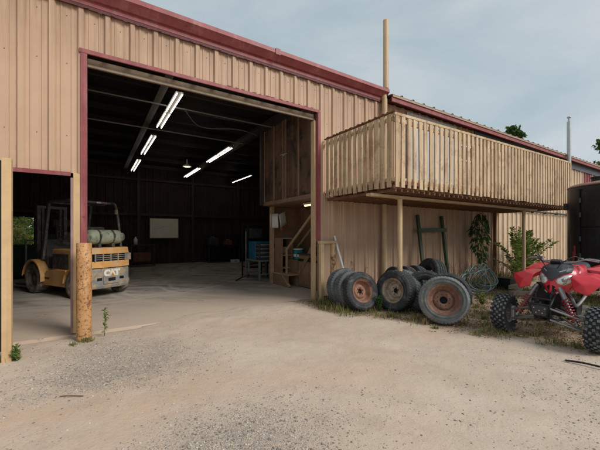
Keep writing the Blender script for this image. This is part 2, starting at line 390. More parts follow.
# ------------------------------------------------------------------ ground
def smooth(a, b, x):
    t = min(1, max(0, (x - a) / (b - a))); return t * t * (3 - 2 * t)
YF = 5.46            # plane of the long front wall
def gz(x, y):
    if y > YF + .75: return -.06
    w = smooth(.5, 1.5, x) * smooth(4.6, 3.7, x)
    if y > YF - .15:
        q = noise.noise(Vector((x * 1.8, y * 1.8, 11))) * .5 + noise.noise(Vector((x * 6, y * 6, 12))) * .35
        return (-.012 + w * (.026 + .03 * q)) - max(0, y - YF + .12 * (1 - w) - .14 * w) * (.10 if w > .05 else .5)
    e = smooth(YF - .15, YF - .8, y)
    d = 0
    if -1 < x < 9 and -1 < y < 5.4:
        xc = 1.0 + .36 * max(0, 5.2 - y) ** 1.45
        for off, dp in ((-.72, 1), (.72, 1), (-1.35, .6), (.2, .6)):
            u = (x - xc - off) / 1.25 + noise.noise(Vector((x, y, 17))) * .05
            d += dp * (-.011 * math.exp(-(u / .10) ** 2) + .005 * math.exp(-((abs(u) - .19) / .06) ** 2))
    d += noise.noise(Vector((x * .6, y * .6, 0))) * .022 + noise.noise(Vector((x * 2.1, y * 2.1, 3))) * .009 + noise.noise(Vector((x * 7, y * 7, 5))) * .004
    fade = 1 if max(abs(x), abs(y)) < 16 else 0
    rise = w * smooth(YF - 1.3, YF - .15, y)
    if rise > 0: rise *= .026 + .03 * (noise.noise(Vector((x * 1.8, y * 1.8, 11))) * .5 + noise.noise(Vector((x * 6, y * 6, 12))) * .35)
    return -.012 + rise + d * e * fade * .9
def ochre_at(x, y):
    n = noise.noise(Vector((x * 1.3, y * 1.3, 21))) * .25
    a = math.exp(-((y - (3.05 - .22 * x) + n) / .28) ** 2) * smooth(3.0, 1.0, x) if x < 3 else 0
    b = .8 * math.exp(-((y - (4.55 - .1 * (x - 2)) + n) / .35) ** 2) * math.exp(-((x - 1.9) / .9) ** 2)
    c = .7 * math.exp(-((y - 2.55 + n) / .22) ** 2) * math.exp(-((x + .1) / .5) ** 2)
    return min(1, a + b + c)
def gravel_at(x, y):
    n = noise.noise(Vector((x * .7, y * .7, 1.3))) * .55 + noise.noise(Vector((x * 2.3, y * 2.3, 4.3))) * .35
    a = .0
    a += .70 * math.exp(-(((x - .2) / .85) ** 2 + ((y - 4.1) / 1.05) ** 2))
    a += .70 * math.exp(-(((x - .65) / .65) ** 2 + ((y - 1.85) / .55) ** 2))
    a += .22 * math.exp(-(((x - 3.4) / 1.2) ** 2 + ((y - .9) / .8) ** 2))
    a *= 1 - .85 * ochre_at(x, y)
    return max(0, min(1, a * (1 + .9 * n) + .0 + .16 * n))
def litter_at(x, y):
    n = noise.noise(Vector((x * 1.1, y * 1.1, 7.7))) * .35 + noise.noise(Vector((x * 4, y * 4, 2.7))) * .22
    pts = [(-2, 6.5), (.6, 5.6), (1.5, 4.95), (2.0, 4.65), (2.7, 4.2), (3.5, 4.08), (4.6, 3.5), (6, 3.4)]
    bx_ = 3.4
    for (y0, x0), (y1, x1) in zip(pts, pts[1:]):
        if y0 <= y <= y1: bx_ = x0 + (x1 - x0) * (y - y0) / (y1 - y0)
    if y < -2: bx_ = 6.5
    return max(0, min(1, smooth(-.25, .35, x - bx_ + n) * (.8 + .5 * n)))
def axis(lo, hi, step, far):
    c = list(np.arange(lo, hi + 1e-6, step)); a = []; x, s = lo, step
    while x > -far: s *= 1.5; x -= s; a.append(x)
    b = []; x, s = hi, step
    while x < far: s *= 1.5; x += s; b.append(x)
    return a[::-1] + c + b
xs = axis(-3, 13.5, .065, 500); ys = axis(.0, 6.3, .05, 500)
nx, ny = len(xs), len(ys)
gv = [(x, y, gz(x, y)) for y in ys for x in xs]
gf = [(j * nx + i, j * nx + i + 1, (j + 1) * nx + i + 1, (j + 1) * nx + i) for j in range(ny - 1) for i in range(nx - 1)]
me = bpy.data.meshes.new('ground'); me.from_pydata(gv, [], gf); me.materials.append(M['ground'])
me.polygons.foreach_set('use_smooth', [True] * len(gf))
a = me.attributes.new('gravel', 'FLOAT', 'POINT'); a.data.foreach_set('value', [gravel_at(v[0], v[1]) for v in gv])
a = me.attributes.new('ochre', 'FLOAT', 'POINT'); a.data.foreach_set('value', [ochre_at(v[0], v[1]) if abs(v[0]) < 12 and abs(v[1]) < 8 else 0 for v in gv])
a = me.attributes.new('litter', 'FLOAT', 'POINT'); a.data.foreach_set('value', [litter_at(v[0], v[1]) if v[1] < 12 else 0 for v in gv])
ground = bpy.data.objects.new('ground', me); COL.objects.link(ground); tag(ground, kind='structure')

m = MB(); m.bx(-6.0, 12.6, YF + .0, 16.7, -.25, .0)
slab = m.build('concrete_floor', M['slab']); tag(slab, kind='structure')

# loose stones lying on the ground
def stones_obj(n, fn, name, mats, smin, smax, label):
    ico = [(0, 0, 1), (.89, 0, .45), (.28, .85, .45), (-.72, .53, .45), (-.72, -.53, .45), (.28, -.85, .45), (.72, .53, -.45), (-.28, .85, -.45), (-.89, 0, -.45), (-.28, -.85, -.45), (.72, -.53, -.45), (0, 0, -1)]
    fc = [(0, 1, 2), (0, 2, 3), (0, 3, 4), (0, 4, 5), (0, 5, 1), (1, 6, 2), (2, 7, 3), (3, 8, 4), (4, 9, 5), (5, 10, 1), (6, 7, 2), (7, 8, 3), (8, 9, 4), (9, 10, 5), (10, 6, 1), (11, 7, 6), (11, 8, 7), (11, 9, 8), (11, 10, 9), (11, 6, 10)]
    V = []; F = []; MI = []
    for _ in range(n):
        x, y = fn()
        s = smin + (smax - smin) * random.random() ** 3
        a = random.random() * 6.28; ca, sa = math.cos(a), math.sin(a); ax = random.uniform(.7, 1.3); az = random.uniform(.45, .8)
        z = gz(x, y) + s * az * .25; b = len(V); k = random.randrange(len(mats))
        for p in ico:
            j = random.uniform(.75, 1.2)
            px, py = p[0] * ax * j * s, p[1] * j * s
            V.append((x + px * ca - py * sa, y + px * sa + py * ca, z + p[2] * az * j * s))
        for f in fc: F.append((b + f[0], b + f[1], b + f[2])); MI.append(k)
    me = bpy.data.meshes.new(name); me.from_pydata(V, [], F)
    for q in mats: me.materials.append(q)
    me.polygons.foreach_set('material_index', MI); me.update()
    o = bpy.data.objects.new(name, me); COL.objects.link(o)
    tag(o, label, 'gravel', kind='stuff'); return o
def ps(name, c): return pm(name, c, .9, var=.3, vs=25, bump=.3)
SM = [ps('stone_grey', (.33, .31, .29)), ps('stone_pale', (.52, .47, .42)), ps('stone_tan', (.46, .36, .27)), ps('stone_dark', (.20, .185, .17))]
def gpos():
    while True:
        t = 1.2 + 5.6 * random.random() ** 1.3; k = random.uniform(-1.05, 1.05)
        x = (.5417 + .8406 * k) * t; y = (.8406 - .5417 * k) * t
        if y < 5.2 and random.random() < gravel_at(x, y) * 1.5 + .012: return x, y
stones_obj(16000, gpos, 'gravel_stones', SM, .0018, .010, 'scattered grey and tan gravel stones on the sandy yard')

# ------------------------------------------------------------------ building
bld = thing('workshop_building', 'long tan ribbed metal workshop with burgundy trim, open bay door and overhanging balcony', 'building', (0, 0, 0))
PITCH = .322; PH = -.143
def panel(mb, x0, x1, z0, z1, y=YF, pitch=PITCH, ph=PH, h=.036, mi=0, dir=-1):
    """ribbed steel cladding: tall trapezoid ribs, two small ribs between"""
    prof = [(-.5, 0), (-.155, 0), (-.10, h), (.10, h), (.155, 0)]
    mid = [(.26, 0), (.29, h * .22), (.34, h * .22), (.37, 0), (.63, 0), (.66, h * .22), (.71, h * .22), (.74, 0)]
    px = []
    k0 = int(math.floor((x0 - ph) / pitch)) - 1; k1 = int(math.ceil((x1 - ph) / pitch)) + 1
    for k in range(k0, k1):
        c = ph + k * pitch
        for (u, hh) in [(-.155, 0), (-.09, h), (.09, h), (.155, 0)]: px.append((c + u * pitch, hh))
        for (u, hh) in mid: px.append((c + u * pitch, hh))
    px.sort()
    q = []
    def at(x):
        for (a, ha), (b, hb) in zip(px, px[1:]):
            if a <= x <= b: return ha + (hb - ha) * ((x - a) / max(1e-9, b - a))
        return 0
    q = [(x0, at(x0))] + [p for p in px if x0 < p[0] < x1] + [(x1, at(x1))]
    vs = []
    for (x, hh) in q: vs += [(x, y + dir * hh, z0), (x, y + dir * hh, z1)]
    mb.add(vs, [(2 * i, 2 * i + 2, 2 * i + 3, 2 * i + 1) for i in range(len(q) - 1)], False, mi)
ZW = 4.60
m = MB()
panel(m, -6, -.95, .02, ZW); panel(m, -.95, -.26, 2.24, ZW); panel(m, -.26, -.09, 2.24, ZW)
panel(m, -.09, 3.945, 3.985, ZW)
panel(m, 3.945, 11.1, .02, ZW)
for z in (.45, 1.55, 2.75, 3.75, 4.4):   # screw rows
    for k in range(-19, 36):
        for q in (.5,):
            x = PH + (k + q) * PITCH
            if x > 11.0 or (-.95 < x < 3.945 and z < 2.2) or (-.09 < x < 3.96 and z < 4.0): continue
            m.box((x, YF - .0045, z + random.uniform(-.004, .004)), (.007, .009, .007), None, 1)
m.build('wall', [M['siding'], M['rust']], bld, recalc=False)
m = MB(); panel(m, 11.1, 19.3, .02, ZW); panel(m, 20.4, 34, .02, ZW)
o = m.build('wall', M['siding_pale'], bld, recalc=False); o['label'] = 'paler cream wall section beyond the balcony'
m = MB(); panel(m, 19.3, 20.4, .02, ZW); o = m.build('wall_sheet', M['burgundy'], bld, recalc=False); o['label'] = 'burgundy wall sheet among the cream siding'
m = MB(); panel(m, 6.75, 8.95, 2.3, ZW - .06, y=YF - .036, h=.012)
o = m.build('wall_sheet', M['siding_grey'], bld, recalc=False); o['label'] = 'grey white wall sheet behind the balcony railing'
# interior faces: back wall with a doorway, side walls, roof underside
YB = 16.6
m = MB()
panel(m, -6, -3.5, 0, 4.68, y=YB, dir=-1); panel(m, -2.0, 12.5, 0, 4.68, y=YB); panel(m, -3.5, -2.0, 2.1, 4.68, y=YB)
m.bx(-6.06, -6.0, YF, YB + .06, 0, 4.9); m.bx(12.5, 12.56, YF + .3, YB + .06, 0, 4.9)
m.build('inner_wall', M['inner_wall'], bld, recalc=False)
m = MB()
for x in (-6, -2.8, -.55, 1.75, 4.2, 6.6, 9.0, 12.3):
    m.bx(x - .06, x + .06, YB - .2, YB - .05, 0, 4.5)
m.bx(-6, 12.5, YB - .16, YB - .04, 2.28, 2.38); m.bx(-6, 12.5, YB - .16, YB - .04, 3.9, 4.0)
m.build('wall_frame', M['inner_steel'], bld)
# roof: two slopes, ribbed sheets running up the slope
def roofz(y): return 4.735 + (y - 5.2) / 14 if y < 11 else 4.735 + 5.8 / 14 - (y - 11) / 14
def roof_part(x0, x1, lift, y0=5.19):
    mb = MB(); p = .42
    n = int((x1 - x0) / p); q = []
    for i in range(n):
        c = x0 + i * p
        q += [(c, 0), (c + .33, 0), (c + .35, .042), (c + .385, .042), (c + .405, 0)]
    q.append((x1, 0))
    vs = []
    rows = (y0, 11.0, 17.0)
    for (x, h) in q:
        for y in rows: vs.append((x, y, roofz(y) + h + lift))
    mb.add(vs, [(i * 3 + j, i * 3 + 3 + j, i * 3 + 4 + j, i * 3 + 1 + j) for i in range(len(q) - 1) for j in range(2)])
    return mb.build('roof', M['roof'], bld, solid=.004, recalc=False)
roof_part(-6.2, 5.93, .0, 5.36); roof_part(5.93, 34, -.02)
m = MB()   # insulation under the roof
m.add([(-6, YF + .02, 4.62), (12.5, YF + .02, 4.62), (12.5, 11, 5.05), (-6, 11, 5.05), (12.5, YB, 4.62), (-6, YB, 4.62)], [(0, 1, 2, 3), (3, 2, 4, 5)])
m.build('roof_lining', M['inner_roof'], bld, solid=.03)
m = MB()
for y in np.arange(6.3, 16.5, 1.22):
    z = 4.56 + (min(y, 22 - y) - YF) / 14 - .09
    m.bx(-6, 12.5, y - .03, y + .03, z - .07, z + .07)
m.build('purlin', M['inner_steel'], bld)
for x in (-3.4, 1.15, 3.95, 8.5):
    m = MB()
    for (w, z, h) in ((.14, 4.235, .015), (.14, 4.42, .015), (.012, 4.33, .18)):
        m.bx(x - w / 2, x + w / 2, YF + .1, YB - .2, z - h / 2, z + h / 2)
    if x == 3.95:
        m.bar((x, 8.05, 2.2), (x, 8.05, 4.25), .12, .12)
    m.build('rafter', M['inner_steel'], bld)
m = MB()  # conduit and sprinkler pipes under the roof
for y, z in ((7.4, 4.18), (9.3, 4.2)): m.tube([(-5.5, y, z), (3.9, y, z)], .018, 8)
m.tube(cat([(1.7, 7.4, 4.2), (2.3, 8.2, 4.12), (3.2, 8.0, 4.16), (3.9, 8.3, 4.2)]), .012, 6)
m.build('conduit', pm('dull_conduit', (.17, .165, .16), .6, var=.2), bld)
# burgundy gutter on the left part
m = MB()
pr = [(5.40, 4.60), (5.40, 4.675), (5.36, 4.675), (5.28, 4.745), (5.25, 4.765), (5.262, 4.845), (5.278, 4.85), (5.30, 4.80), (5.41, 4.78)]
M4 = Matrix(((0, 1, 0, 0), (1, 0, 0, 0), (0, 0, 1, 0), (0, 0, 0, 1)))
M5 = Matrix.Translation((-6.2, 0, 0)) @ M4
m.prism(pr, 12.12, M5)
for x in (-3.1, -.1, 2.9): m.bx(x - .05, x + .05, 5.241, 5.3, 4.74, 4.853)
m.build('gutter', M['burgundy'], bld, bevel=.006)
m = MB(); m.bx(-6.2, 5.78, 5.405, 5.43, 4.555, 4.70)  # dark strip carries the gutter's shaded lower half in its colour
for x in np.arange(-6, 5.7, .16): m.box((x, 5.40, 4.56 + random.uniform(-.01, .012)), (.05, .006, .02), (0, random.uniform(-.3, .3), 0))
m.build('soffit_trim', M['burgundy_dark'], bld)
# fascia on the right part
m = MB(); m.bx(5.97, 34, 5.22, 5.25, 4.56, 4.68); m.build('fascia', M['burgundy'], bld, bevel=.004)
m = MB()
m.bx(5.97, 34, 5.195, 5.215, 4.665, 4.722)
m.build('eave_trim', M['roof'], bld)
m = MB(); m.bx(9.9, 26, 5.395, 5.42, 4.30, 4.59)  # dark grey strip on the wall below the fascia
m.build('wall_strip', M['grey_strip'], bld)['label'] = 'dark grey strip under the right eave'
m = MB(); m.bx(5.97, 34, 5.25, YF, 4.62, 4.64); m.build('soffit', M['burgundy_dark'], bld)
# bay door: burgundy jamb trims and header, tan inner header
m = MB()
m.bx(-.150, -.085, YF - .055, YF - .033, 1.2, 3.985)
m.bx(-.085, -.070, YF - .055, YF + .16, .02, 3.93)
m.build('door_jamb', M['burgundy'], bld, bevel=.004)
m = MB(); m.bx(3.945, 4.0, YF - .055, YF - .033, 1.25, 3.985); m.bx(3.93, 3.945, YF - .055, YF + .04, 1.25, 3.93); m.build('door_jamb', M['burgundy'], bld, bevel=.004)
m = MB(); m.bx(-.165, 4.0, YF - .06, YF - .033, 3.925, 3.985)
for i in range(13):
    x = 2.0 + i * .15 + random.uniform(-.04, .04); m.box((x, YF - .05, 3.992), (random.uniform(.03, .09), .03, .012), (0, random.uniform(-.1, .1), 0))
m.build('door_header', M['burgundy'], bld, bevel=.003)
m = MB(); m.bx(-.07, 3.93, YF + .08, YF + .14, 3.81, 3.925); m.bx(-.07, 3.93, YF + .05, YF + .079, 3.79, 3.825); m.build('door_track', pm('shaded_track', (.24, .18, .125), .6, var=.25, streak=((.10, .07, .05), .6)), bld, bevel=.005)  # tan track coloured darker for the shadow below the header
m = MB(); m.bx(3.88, 3.93, YF + .02, YF + .14, .0, 3.78); m.build('door_track', M['tan_paint'], bld, bevel=.005)
# narrow doorway on the left: header trim, post between the openings
m = MB(); m.bx(-.98, -.26, YF - .05, YF - .03, 2.19, 2.245); m.build('door_header', M['burgundy'], bld, bevel=.003)
m = MB(); m.bx(-.232, -.153, YF - .045, YF + .12, .02, 2.235); m.build('door_post', M['door_tan'], bld, bevel=.006)
m = MB(); m.bx(-.262, -.2325, YF - .04, YF + .10, .02, 2.17); m.build('door_jamb', pm('mauve_steel', (.30, .2, .19), .5, var=.2, spots=[(RUST, .62, 12, .8)]), bld, bevel=.004)
gt = thing('steel_gate', 'tan steel gate leaf with upright square edge post at the far left', 'gate', (-.80, 4.74, 0))
m = MB(); m.bx(-.042, .042, -.042, .042, -.03, 2.225); m.build('edge_post', M['door_tan'], gt, bevel=.006)
m = MB(); m.bx(-1.6, -.075, .0, .03, .12, 2.2); m.build('sheet', M['door_tan'], gt, bevel=.004)
for z in (.16, 1.1, 2.12): m = MB(); m.bx(-1.6, -.043, .031, .07, z, z + .06); m.build('rail', M['rust'], gt, bevel=.004)
m = MB(); m.bx(-.075, -.043, -.01, .03, .1, 2.2); m.build('gap_shade', M['black_steel'], gt)  # black strip painted in for the shaded gap beside the post
m = MB(); m.bx(-1.02, -.95, YF - .09, YF - .035, .02, 2.3); m.build('door_jamb', M['tan_paint'], bld, bevel=.004)

# balcony
BX0, BX1, BY0, BY1 = 4.12, 11.5, 3.55, YF - .04
def bzt(x): return 3.37 + .10 * smooth(BX0, BX1, x)
def bzb(x): return 2.165 + .02 * smooth(BX0, BX1, x)
bal = MB()
bal.bx(BX0, BX1, BY0 + .05, BY1, 2.235, 2.26)
y = BY0 + .1
i = 0
while y < BY1:
    bal.bx(BX0 + .03, BX1 - .02, y - .02, y + .02, 2.15, 2.234); y += .30
x = BX0 + .06
while x < BX1:
    bal.bx(x, x + .035, BY0 + .045, BY1, 2.10 + random.uniform(0, .01), 2.149); x += .15
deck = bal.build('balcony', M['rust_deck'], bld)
deck['label'] = 'overhanging balcony with rusty underside'
m = MB(); x = BX0 + .015; k = 0
def slat(mb, x, y, ax, w):
    w *= random.uniform(.90, 1.08); x += random.uniform(-.008, .008) if ax == 'x' else 0
    mi_ = random.choice((0, 0, 1, 2))
    zt = bzt(x) + random.uniform(-.008, .008); zb = bzb(x) + random.uniform(-.008, .012); t = random.uniform(-.004, .004)
    c = (x + t, y, (zt + zb) / 2)
    mb.box(c, (w, .028, zt - zb) if ax == 'x' else (.028, w, zt - zb), (0, random.gauss(0, .006) if ax == 'x' else 0, 0), mi_ if mi_ == 0 else mi_ + 1)
while x < BX1:
    slat(m, x + .04, BY0, 'x', .086); x += .15 + random.uniform(-.004, .004); k += 1
m.bar((BX0 - .015, BY0 - .002, 3.355), (BX1, BY0 - .002, 3.455), .036, .045); m.bx(BX0 + .02, BX1, BY0 + .0145, BY0 + .055, 3.24, 3.31); m.bx(BX0 + .02, BX1, BY0 + .0145, BY0 + .055, 2.26, 2.33)
for i in range(48):
    xx = BX0 + .055 + i * .15
    if random.random() < .85: m.box((xx + .075, BY0 + .004, 2.25), (.064, .012, random.uniform(.03, .07)), None, 1)
m.build('railing', [M['rail_paint0'], M['rust'], M['rail_paint1'], M['rail_paint2']], deck, bevel=.004)
m = MB(); y = BY0 + .12
while y < BY1 - .03:
    slat(m, BX0, y, 'y', .098); y += .138
m.bx(BX0 + .0145, BX0 + .05, BY0 + .05, BY1, 3.27, 3.335); m.bx(BX0 + .0145, BX0 + .05, BY0 + .05, BY1, 2.27, 2.33)
for i in range(13): m.box((BX0 + .004, BY0 + .19 + i * .138, 2.24), (.012, .036, .05), None, 1)
m.build('railing', [M['rail_paint0'], M['rust'], M['rail_paint1'], M['rail_paint2']], deck, bevel=.004)
m = MB(); m.bx(BX0 - .022, BX0 + .03, BY0 - .02, BY1, 3.385, 3.405)
for i in range(12): m.box((BX0 - .0, BY0 + .1 + i * .15 + random.uniform(-.05, .05), 3.41), (.05, random.uniform(.03, .08), .016), (0, 0, random.uniform(-.2, .2)))
m.build('rail_cap', M['rust'], deck)
m = MB(); m.bx(3.97, 10.4, 3.93, 4.05, 1.98 + .07, 2.098); m.build('beam', M['tan_paint'], deck, bevel=.006)
for x in (4.77, 9.72):
    m = MB(); m.cyl((x, 3.99, -.03), (x, 3.99, 2.05), .045, 14); m.box((x, 3.99, 2.044), (.14, .12, .008)); m.build('post', M['tan_paint'], deck)
# broken holes in four slats: dark window slits behind
m = MB()
m.bx(9.0, 9.75, YF - .06, YF - .031, 3.6, 4.03)
w = m.build('window', M['pit'], bld, bevel=.003)
m = MB()
for x in (9.0, 9.25, 9.5, 9.75): m.bx(x - .035, x + .035, YF - .075, YF - .0605, 3.58, 4.05)
for z in (3.58, 4.01): m.bx(8.97, 9.78, YF - .082, YF - .0755, z, z + .04)
m.build('window_frame', M['white'], w)
# pipe along the pale wall + vertical pipe
m = MB(); m.tube([(11.2, YF - .1, 2.27), (19, YF - .1, 2.24)], .03, 10)
for x in np.arange(11.6, 19, 1.1): m.bx(x - .02, x + .02, YF - .13, YF - .03, 2.2, 2.30)
m.build('wall_pipe', M['dark_frame'], bld)
m = MB(); m.cyl((11.05, YF - .09, 0), (11.05, YF - .09, 2.2), .045, 12); m.build('downpipe', M['rust'], bld)
m = MB(); m.bx(11.62, 11.74, 5.3, 5.42, 2.9, 3.1); m.cyl((11.68, 5.3, 3.0), (11.68, 5.1, 2.96), .05, 10); m.build('wall_lamp', M['dark_frame'], bld)
# ------------------------------------------------------------------ poles, bollard, guard
m = MB(); m.cyl((5.85, YF - .11, -.04), (5.85, YF - .11, 4.62), .065, 16); m.cyl((5.85, 5.31, 4.86), (5.85, 5.31, 6.48), .065, 16); m.tube([(5.85, YF - .11, 4.56), (5.85, 5.37, 4.72), (5.85, 5.31, 4.9)], .064, 16)
o = m.build('vent_pole', M['tan_paint']); tag(o, 'tall cream pole rising past the burgundy gutter from behind the balcony', 'pole')
m = MB(); m.cyl((16.5, 5.12, 0), (16.5, 5.12, 6.05), .072, 14); m.cyl((16.5, 5.12, 6.0), (16.5, 5.12, 6.2), .04, 12); m.sphere((16.5, 5.12, 6.23), (.07, .07, .05)); m.bx(16.4, 16.6, 5.1, YF, 3.5, 3.56)
o = m.build('vent_pipe', M['galv']); tag(o, 'pale grey vent pipe standing above the roof edge beyond the balcony', 'pipe')
bo = thing('bollard', 'thick rusty yellow pipe bollard in front of the doorway post', 'bollard', (-.10, 5.14, 0))
m = MB(); m.lathe([(.086, -.05), (.088, .02), (.087, 1.27), (.082, 1.275), (.080, 1.24)], 28); m.build('pipe', M['bollard'], bo)
m = MB(); m.lathe([(.0, 1.262), (.05, 1.262), (.080, 1.25)], 24); m.build('concrete_fill', pm('concrete_fill', (.3, .27, .24), .9), bo)
g = thing('corner_guard', 'tan steel U-shaped guard with rusty leg at the bay door corner', 'guard frame', (4.1, 5.36, 0))
m = MB(); m.bx(-.16, -.075, -.045, .04, -.03, 1.255); m.build('post', M['tan_paint'], g, bevel=.006)
m = MB(); m.tube([(.19, 0, -.03), (.19, 0, 1.2)], .052, 14); m.build('post', pm('tan_rusty_leg', (.52, .35, .19), .6, var=.15, spots=[(RUST, .52, 7, .95)]), g)['label'] = 'rust eaten tan leg'
m = MB(); m.bx(-.18, .245, -.06, .05, 1.2, 1.26); m.build('top_bar', M['tan_paint'], g, bevel=.006)
m = MB(); m.bx(-.07, .14, .015, .03, .10, 1.2); m.build('infill_sheet', M['siding'], g, bevel=.003)

# ------------------------------------------------------------------ strip lights
FIX = [(1.42, 6.5, 'twin tube strip light nearest the bay door in the left row'), (1.42, 9.7, 'twin tube strip light in the middle of the left row'), (1.42, 13.1, 'twin tube strip light at the far end of the left row'),
       (3.65, 9.7, 'longer looking strip light in the front of the middle row'), (3.68, 13.4, 'strip light at the far end of the middle row beside the round lamp'), (6.2, 13.7, 'single strip light deep inside on the right near the loft')]
base = None
for i, (x, y, lb) in enumerate(FIX):
    if i == 0:
        L = thing('strip_light', lb, 'ceiling light', (x, y, 4.16), group='fluorescent strip lights under the workshop roof')
        m = MB(); m.bx(-.075, .075, 0, 2.4, .0, .05); m.bx(-.05, .05, .2, .24, .05, .12); m.bx(-.05, .05, 2.1, 2.14, .05, .12); m.build('housing', M['inner_steel'], L)
        for yy in (.03, 1.26):
            for xx in (-.05, .05):
                m = MB(); m.cyl((xx, yy, -.03), (xx, yy + 1.10, -.03), .0125, 8); m.build('tube', M['tube'], L)
        base = L
    else:
        L = copy_tree(base); L.location = (x, y, 4.16); L['label'] = lb
    if i == 5:   # the last one shows a single line of tubes
        for ch in [c for c in L.children if c.name.startswith('tube')][1::2]: bpy.data.objects.remove(ch)
L = thing('round_lamp', 'small round yellow glowing lamp between the strip light rows', 'ceiling light', (3.1, 13.0, 4.05))
m = MB(); m.lathe([(.02, .3), (.03, .12), (.16, .05), (.19, 0), (.15, .02), (.02, .1)], 20); m.build('shade', M['white'], L)
m = MB(); m.sphere((0, 0, .03), (.13, .13, .045)); m.build('bulb', M['bulb'], L)

# ------------------------------------------------------------------ loft, stair and the bay under it
lf = thing('storage_loft', 'plywood storage loft with sooty panelled side wall above the stair bay', 'loft', (4.0, 5.62, 2.18))
m = MB()
for i in range(4):
    y0 = .01 + i * .6; m.bx(0, .03, y0, y0 + .597, .10, 2.08)
m.build('wall', M['loft_panel'], lf)
m = MB()
for y in (.0, .60, 1.20, 1.32, 1.80, 2.36): m.bx(-.035, -.001, y, y + .045, .10, 2.05)
m.bx(-.04, .1, 0, 2.41, .0, .098); m.bx(0, 2.2, 2.41, 2.45, 0, 2.08)
m.build('frame', M['batten'], lf, bevel=.004)
m = MB(); m.bx(.11, 2.3, 0, 2.40, .02, .09); m.build('floor', M['plywood'], lf)
m = MB(); m.bx(-.06, -.036, 1.24, 1.29, 1.15, 1.2); m.tube([(-.06, 1.1, 1.18), (-.075, 1.25, 1.18), (-.06, 1.4, 1.2)], .012, 6); m.build('latch', M['galv'], lf)
wl = thing('plywood_partition', 'brown plywood partition wall behind the stair under the loft', 'partition')
m = MB(); m.bx(5.35, 5.39, 5.62, 8.3, 0.0, 2.19); m.bx(4.32, 5.345, 8.24, 8.28, 0, 2.19); m.build('panel', M['plywood'], wl)
m = MB(); m.bx(4.26, 4.35, 8.10, 8.235, 0, 2.18); m.build('post', M['wood'], wl, bevel=.004)
# open shelf tower beside the stair
sh = thing('shelf_tower', 'tall narrow brown open shelf unit beside the stair', 'shelves', (4.4, 8.0, 0))
m = MB(); m.bx(-.04, .0, -.30, .09, 0, 1.3); m.bx(.30, .33, -.30, .09, 0, 1.3); m.build('side_panel', M['plywood'], sh)
for z in (.06, .45, .8, 1.27): m = MB(); m.bx(.0, .30, -.29, .09, z, z + .03); m.build('shelf', M['wood'], sh)
m = MB(); m.bx(-.0, .30, .06, .088, .1, 1.26); m.build('back_panel', M['pit'], sh)
m = MB(); m.lathe([(0, 0), (.07, 0), (.07, .2), (.05, .22), (0, .22)], 16, Matrix.Translation((4.52, 7.85, .832)))
tag(m.build('jar', M['grey_wood']), 'pale tin standing on the middle shelf of the shelf tower', 'tin')
st = thing('stair', 'steep plain wooden stair with two handrails climbing to the loft', 'stair', (0, 0, 0))
m = MB()
for i in range(5):
    z = .42 + i * .34; y = 7.15 - i * .30; m.bx(4.64, 5.28, y - .26, y, z, z + .04)
m.build('tread', M['plywood'], st)
for x in (4.62, 5.30): m = MB(); m.bar((x, 7.25, .30), (x, 5.75, 2.05), .035, .12); m.build('stringer', M['plywood'], st)
m = MB(); m.bar((4.37, 7.45, .98), (4.37, 6.05, 2.02), .035, .06); m.build('handrail', M['wood'], st, bevel=.004)
m = MB(); m.bar((5.0, 8.0, .95), (5.0, 6.5, 2.05), .035, .06); m.build('handrail', M['wood'], st, bevel=.004)
m = MB(); m.bx(4.35, 4.395, 7.42, 7.47, .05, 1.05); m.build('newel_post', M['wood'], st, bevel=.004)
bxo = thing('step_box', 'low open-sided wooden step box at the foot of the stair', 'step', (4.28, 7.25, 0))
m = MB(); m.bx(0, .75, 0, .86, .30, .34); m.build('top', M['wood'], bxo, bevel=.004)
m = MB(); m.bx(.02, .05, .02, .819, 0, .299); m.bx(.7, .73, .02, .85, 0, .3); m.bx(.02, .73, .82, .85, 0, .3); m.build('side_panel', M['plywood'], bxo)
m = MB(); m.bar((.03, -.06, .03), (.03, .30, .30), .03, .07, up=(1, 0, 0)); m.build('brace', M['wood'], bxo)
cb = thing('base_cabinet', 'brown two door plywood cabinet under the loft near the jamb', 'cabinet', (4.62, 5.72, 0))
m = MB(); m.bx(.02, .66, 0, 1.54, .03, .86); m.build('carcass', M['plywood'], cb)
for y0 in (.01, .52, 1.03):
    m = MB(); m.bx(0, .018, y0, y0 + .49, .08, .66); d = m.build('door', M['plywood'], cb, bevel=.004)
    m = MB(); m.bx(-.018, -.001, y0 + .4, y0 + .43, .38, .46); m.build('handle', M['wood'], d)
m = MB(); m.bx(0, .018, .01, 1.53, .69, .75); m.build('drawer_rail', M['black_steel'], cb); m = MB(); m.bx(-.03, .69, -.01, 1.56, .862, .90); m.build('top', M['dark_frame'], cb, bevel=.004)
m = MB(); m.bx(4.62, 5.05, 7.32, 7.85, .0, .66); m.bx(4.6, 5.07, 7.30, 7.87, .661, .70); tag(m.build('plywood_box', M['plywood'], bevel=.004), 'square plywood box beside the stair carrying the teal tub', 'box')
bk = thing('wipes_tub', 'teal and white round tub standing on the square plywood box', 'tub', (4.78, 7.50, .702))
m = MB(); m.lathe([(0, 0), (.12, 0), (.13, .02), (.138, .27), (0, .27)], 22); m.build('body', M['teal'], bk)
m = MB(); m.lathe([(.0, .31), (.13, .305), (.143, .30), (.143, .272), (0, .272)], 22); m.build('lid', M['white'], bk)
m = MB()
for a in (3.0, 3.5, 4.1): m.box((.134 * math.cos(a), .134 * math.sin(a), .12), (.012, .05, .07), (0, 0, a))
m.build('label', M['white'], bk)
m = MB(); m.bx(4.72, 5.2, 5.85, 6.35, .902, 1.25); tag(m.build('cardboard_box', pm('cardboard', (.33, .21, .125), .8), bevel=.006), 'brown cardboard box on the cabinet beside the jamb', 'box')
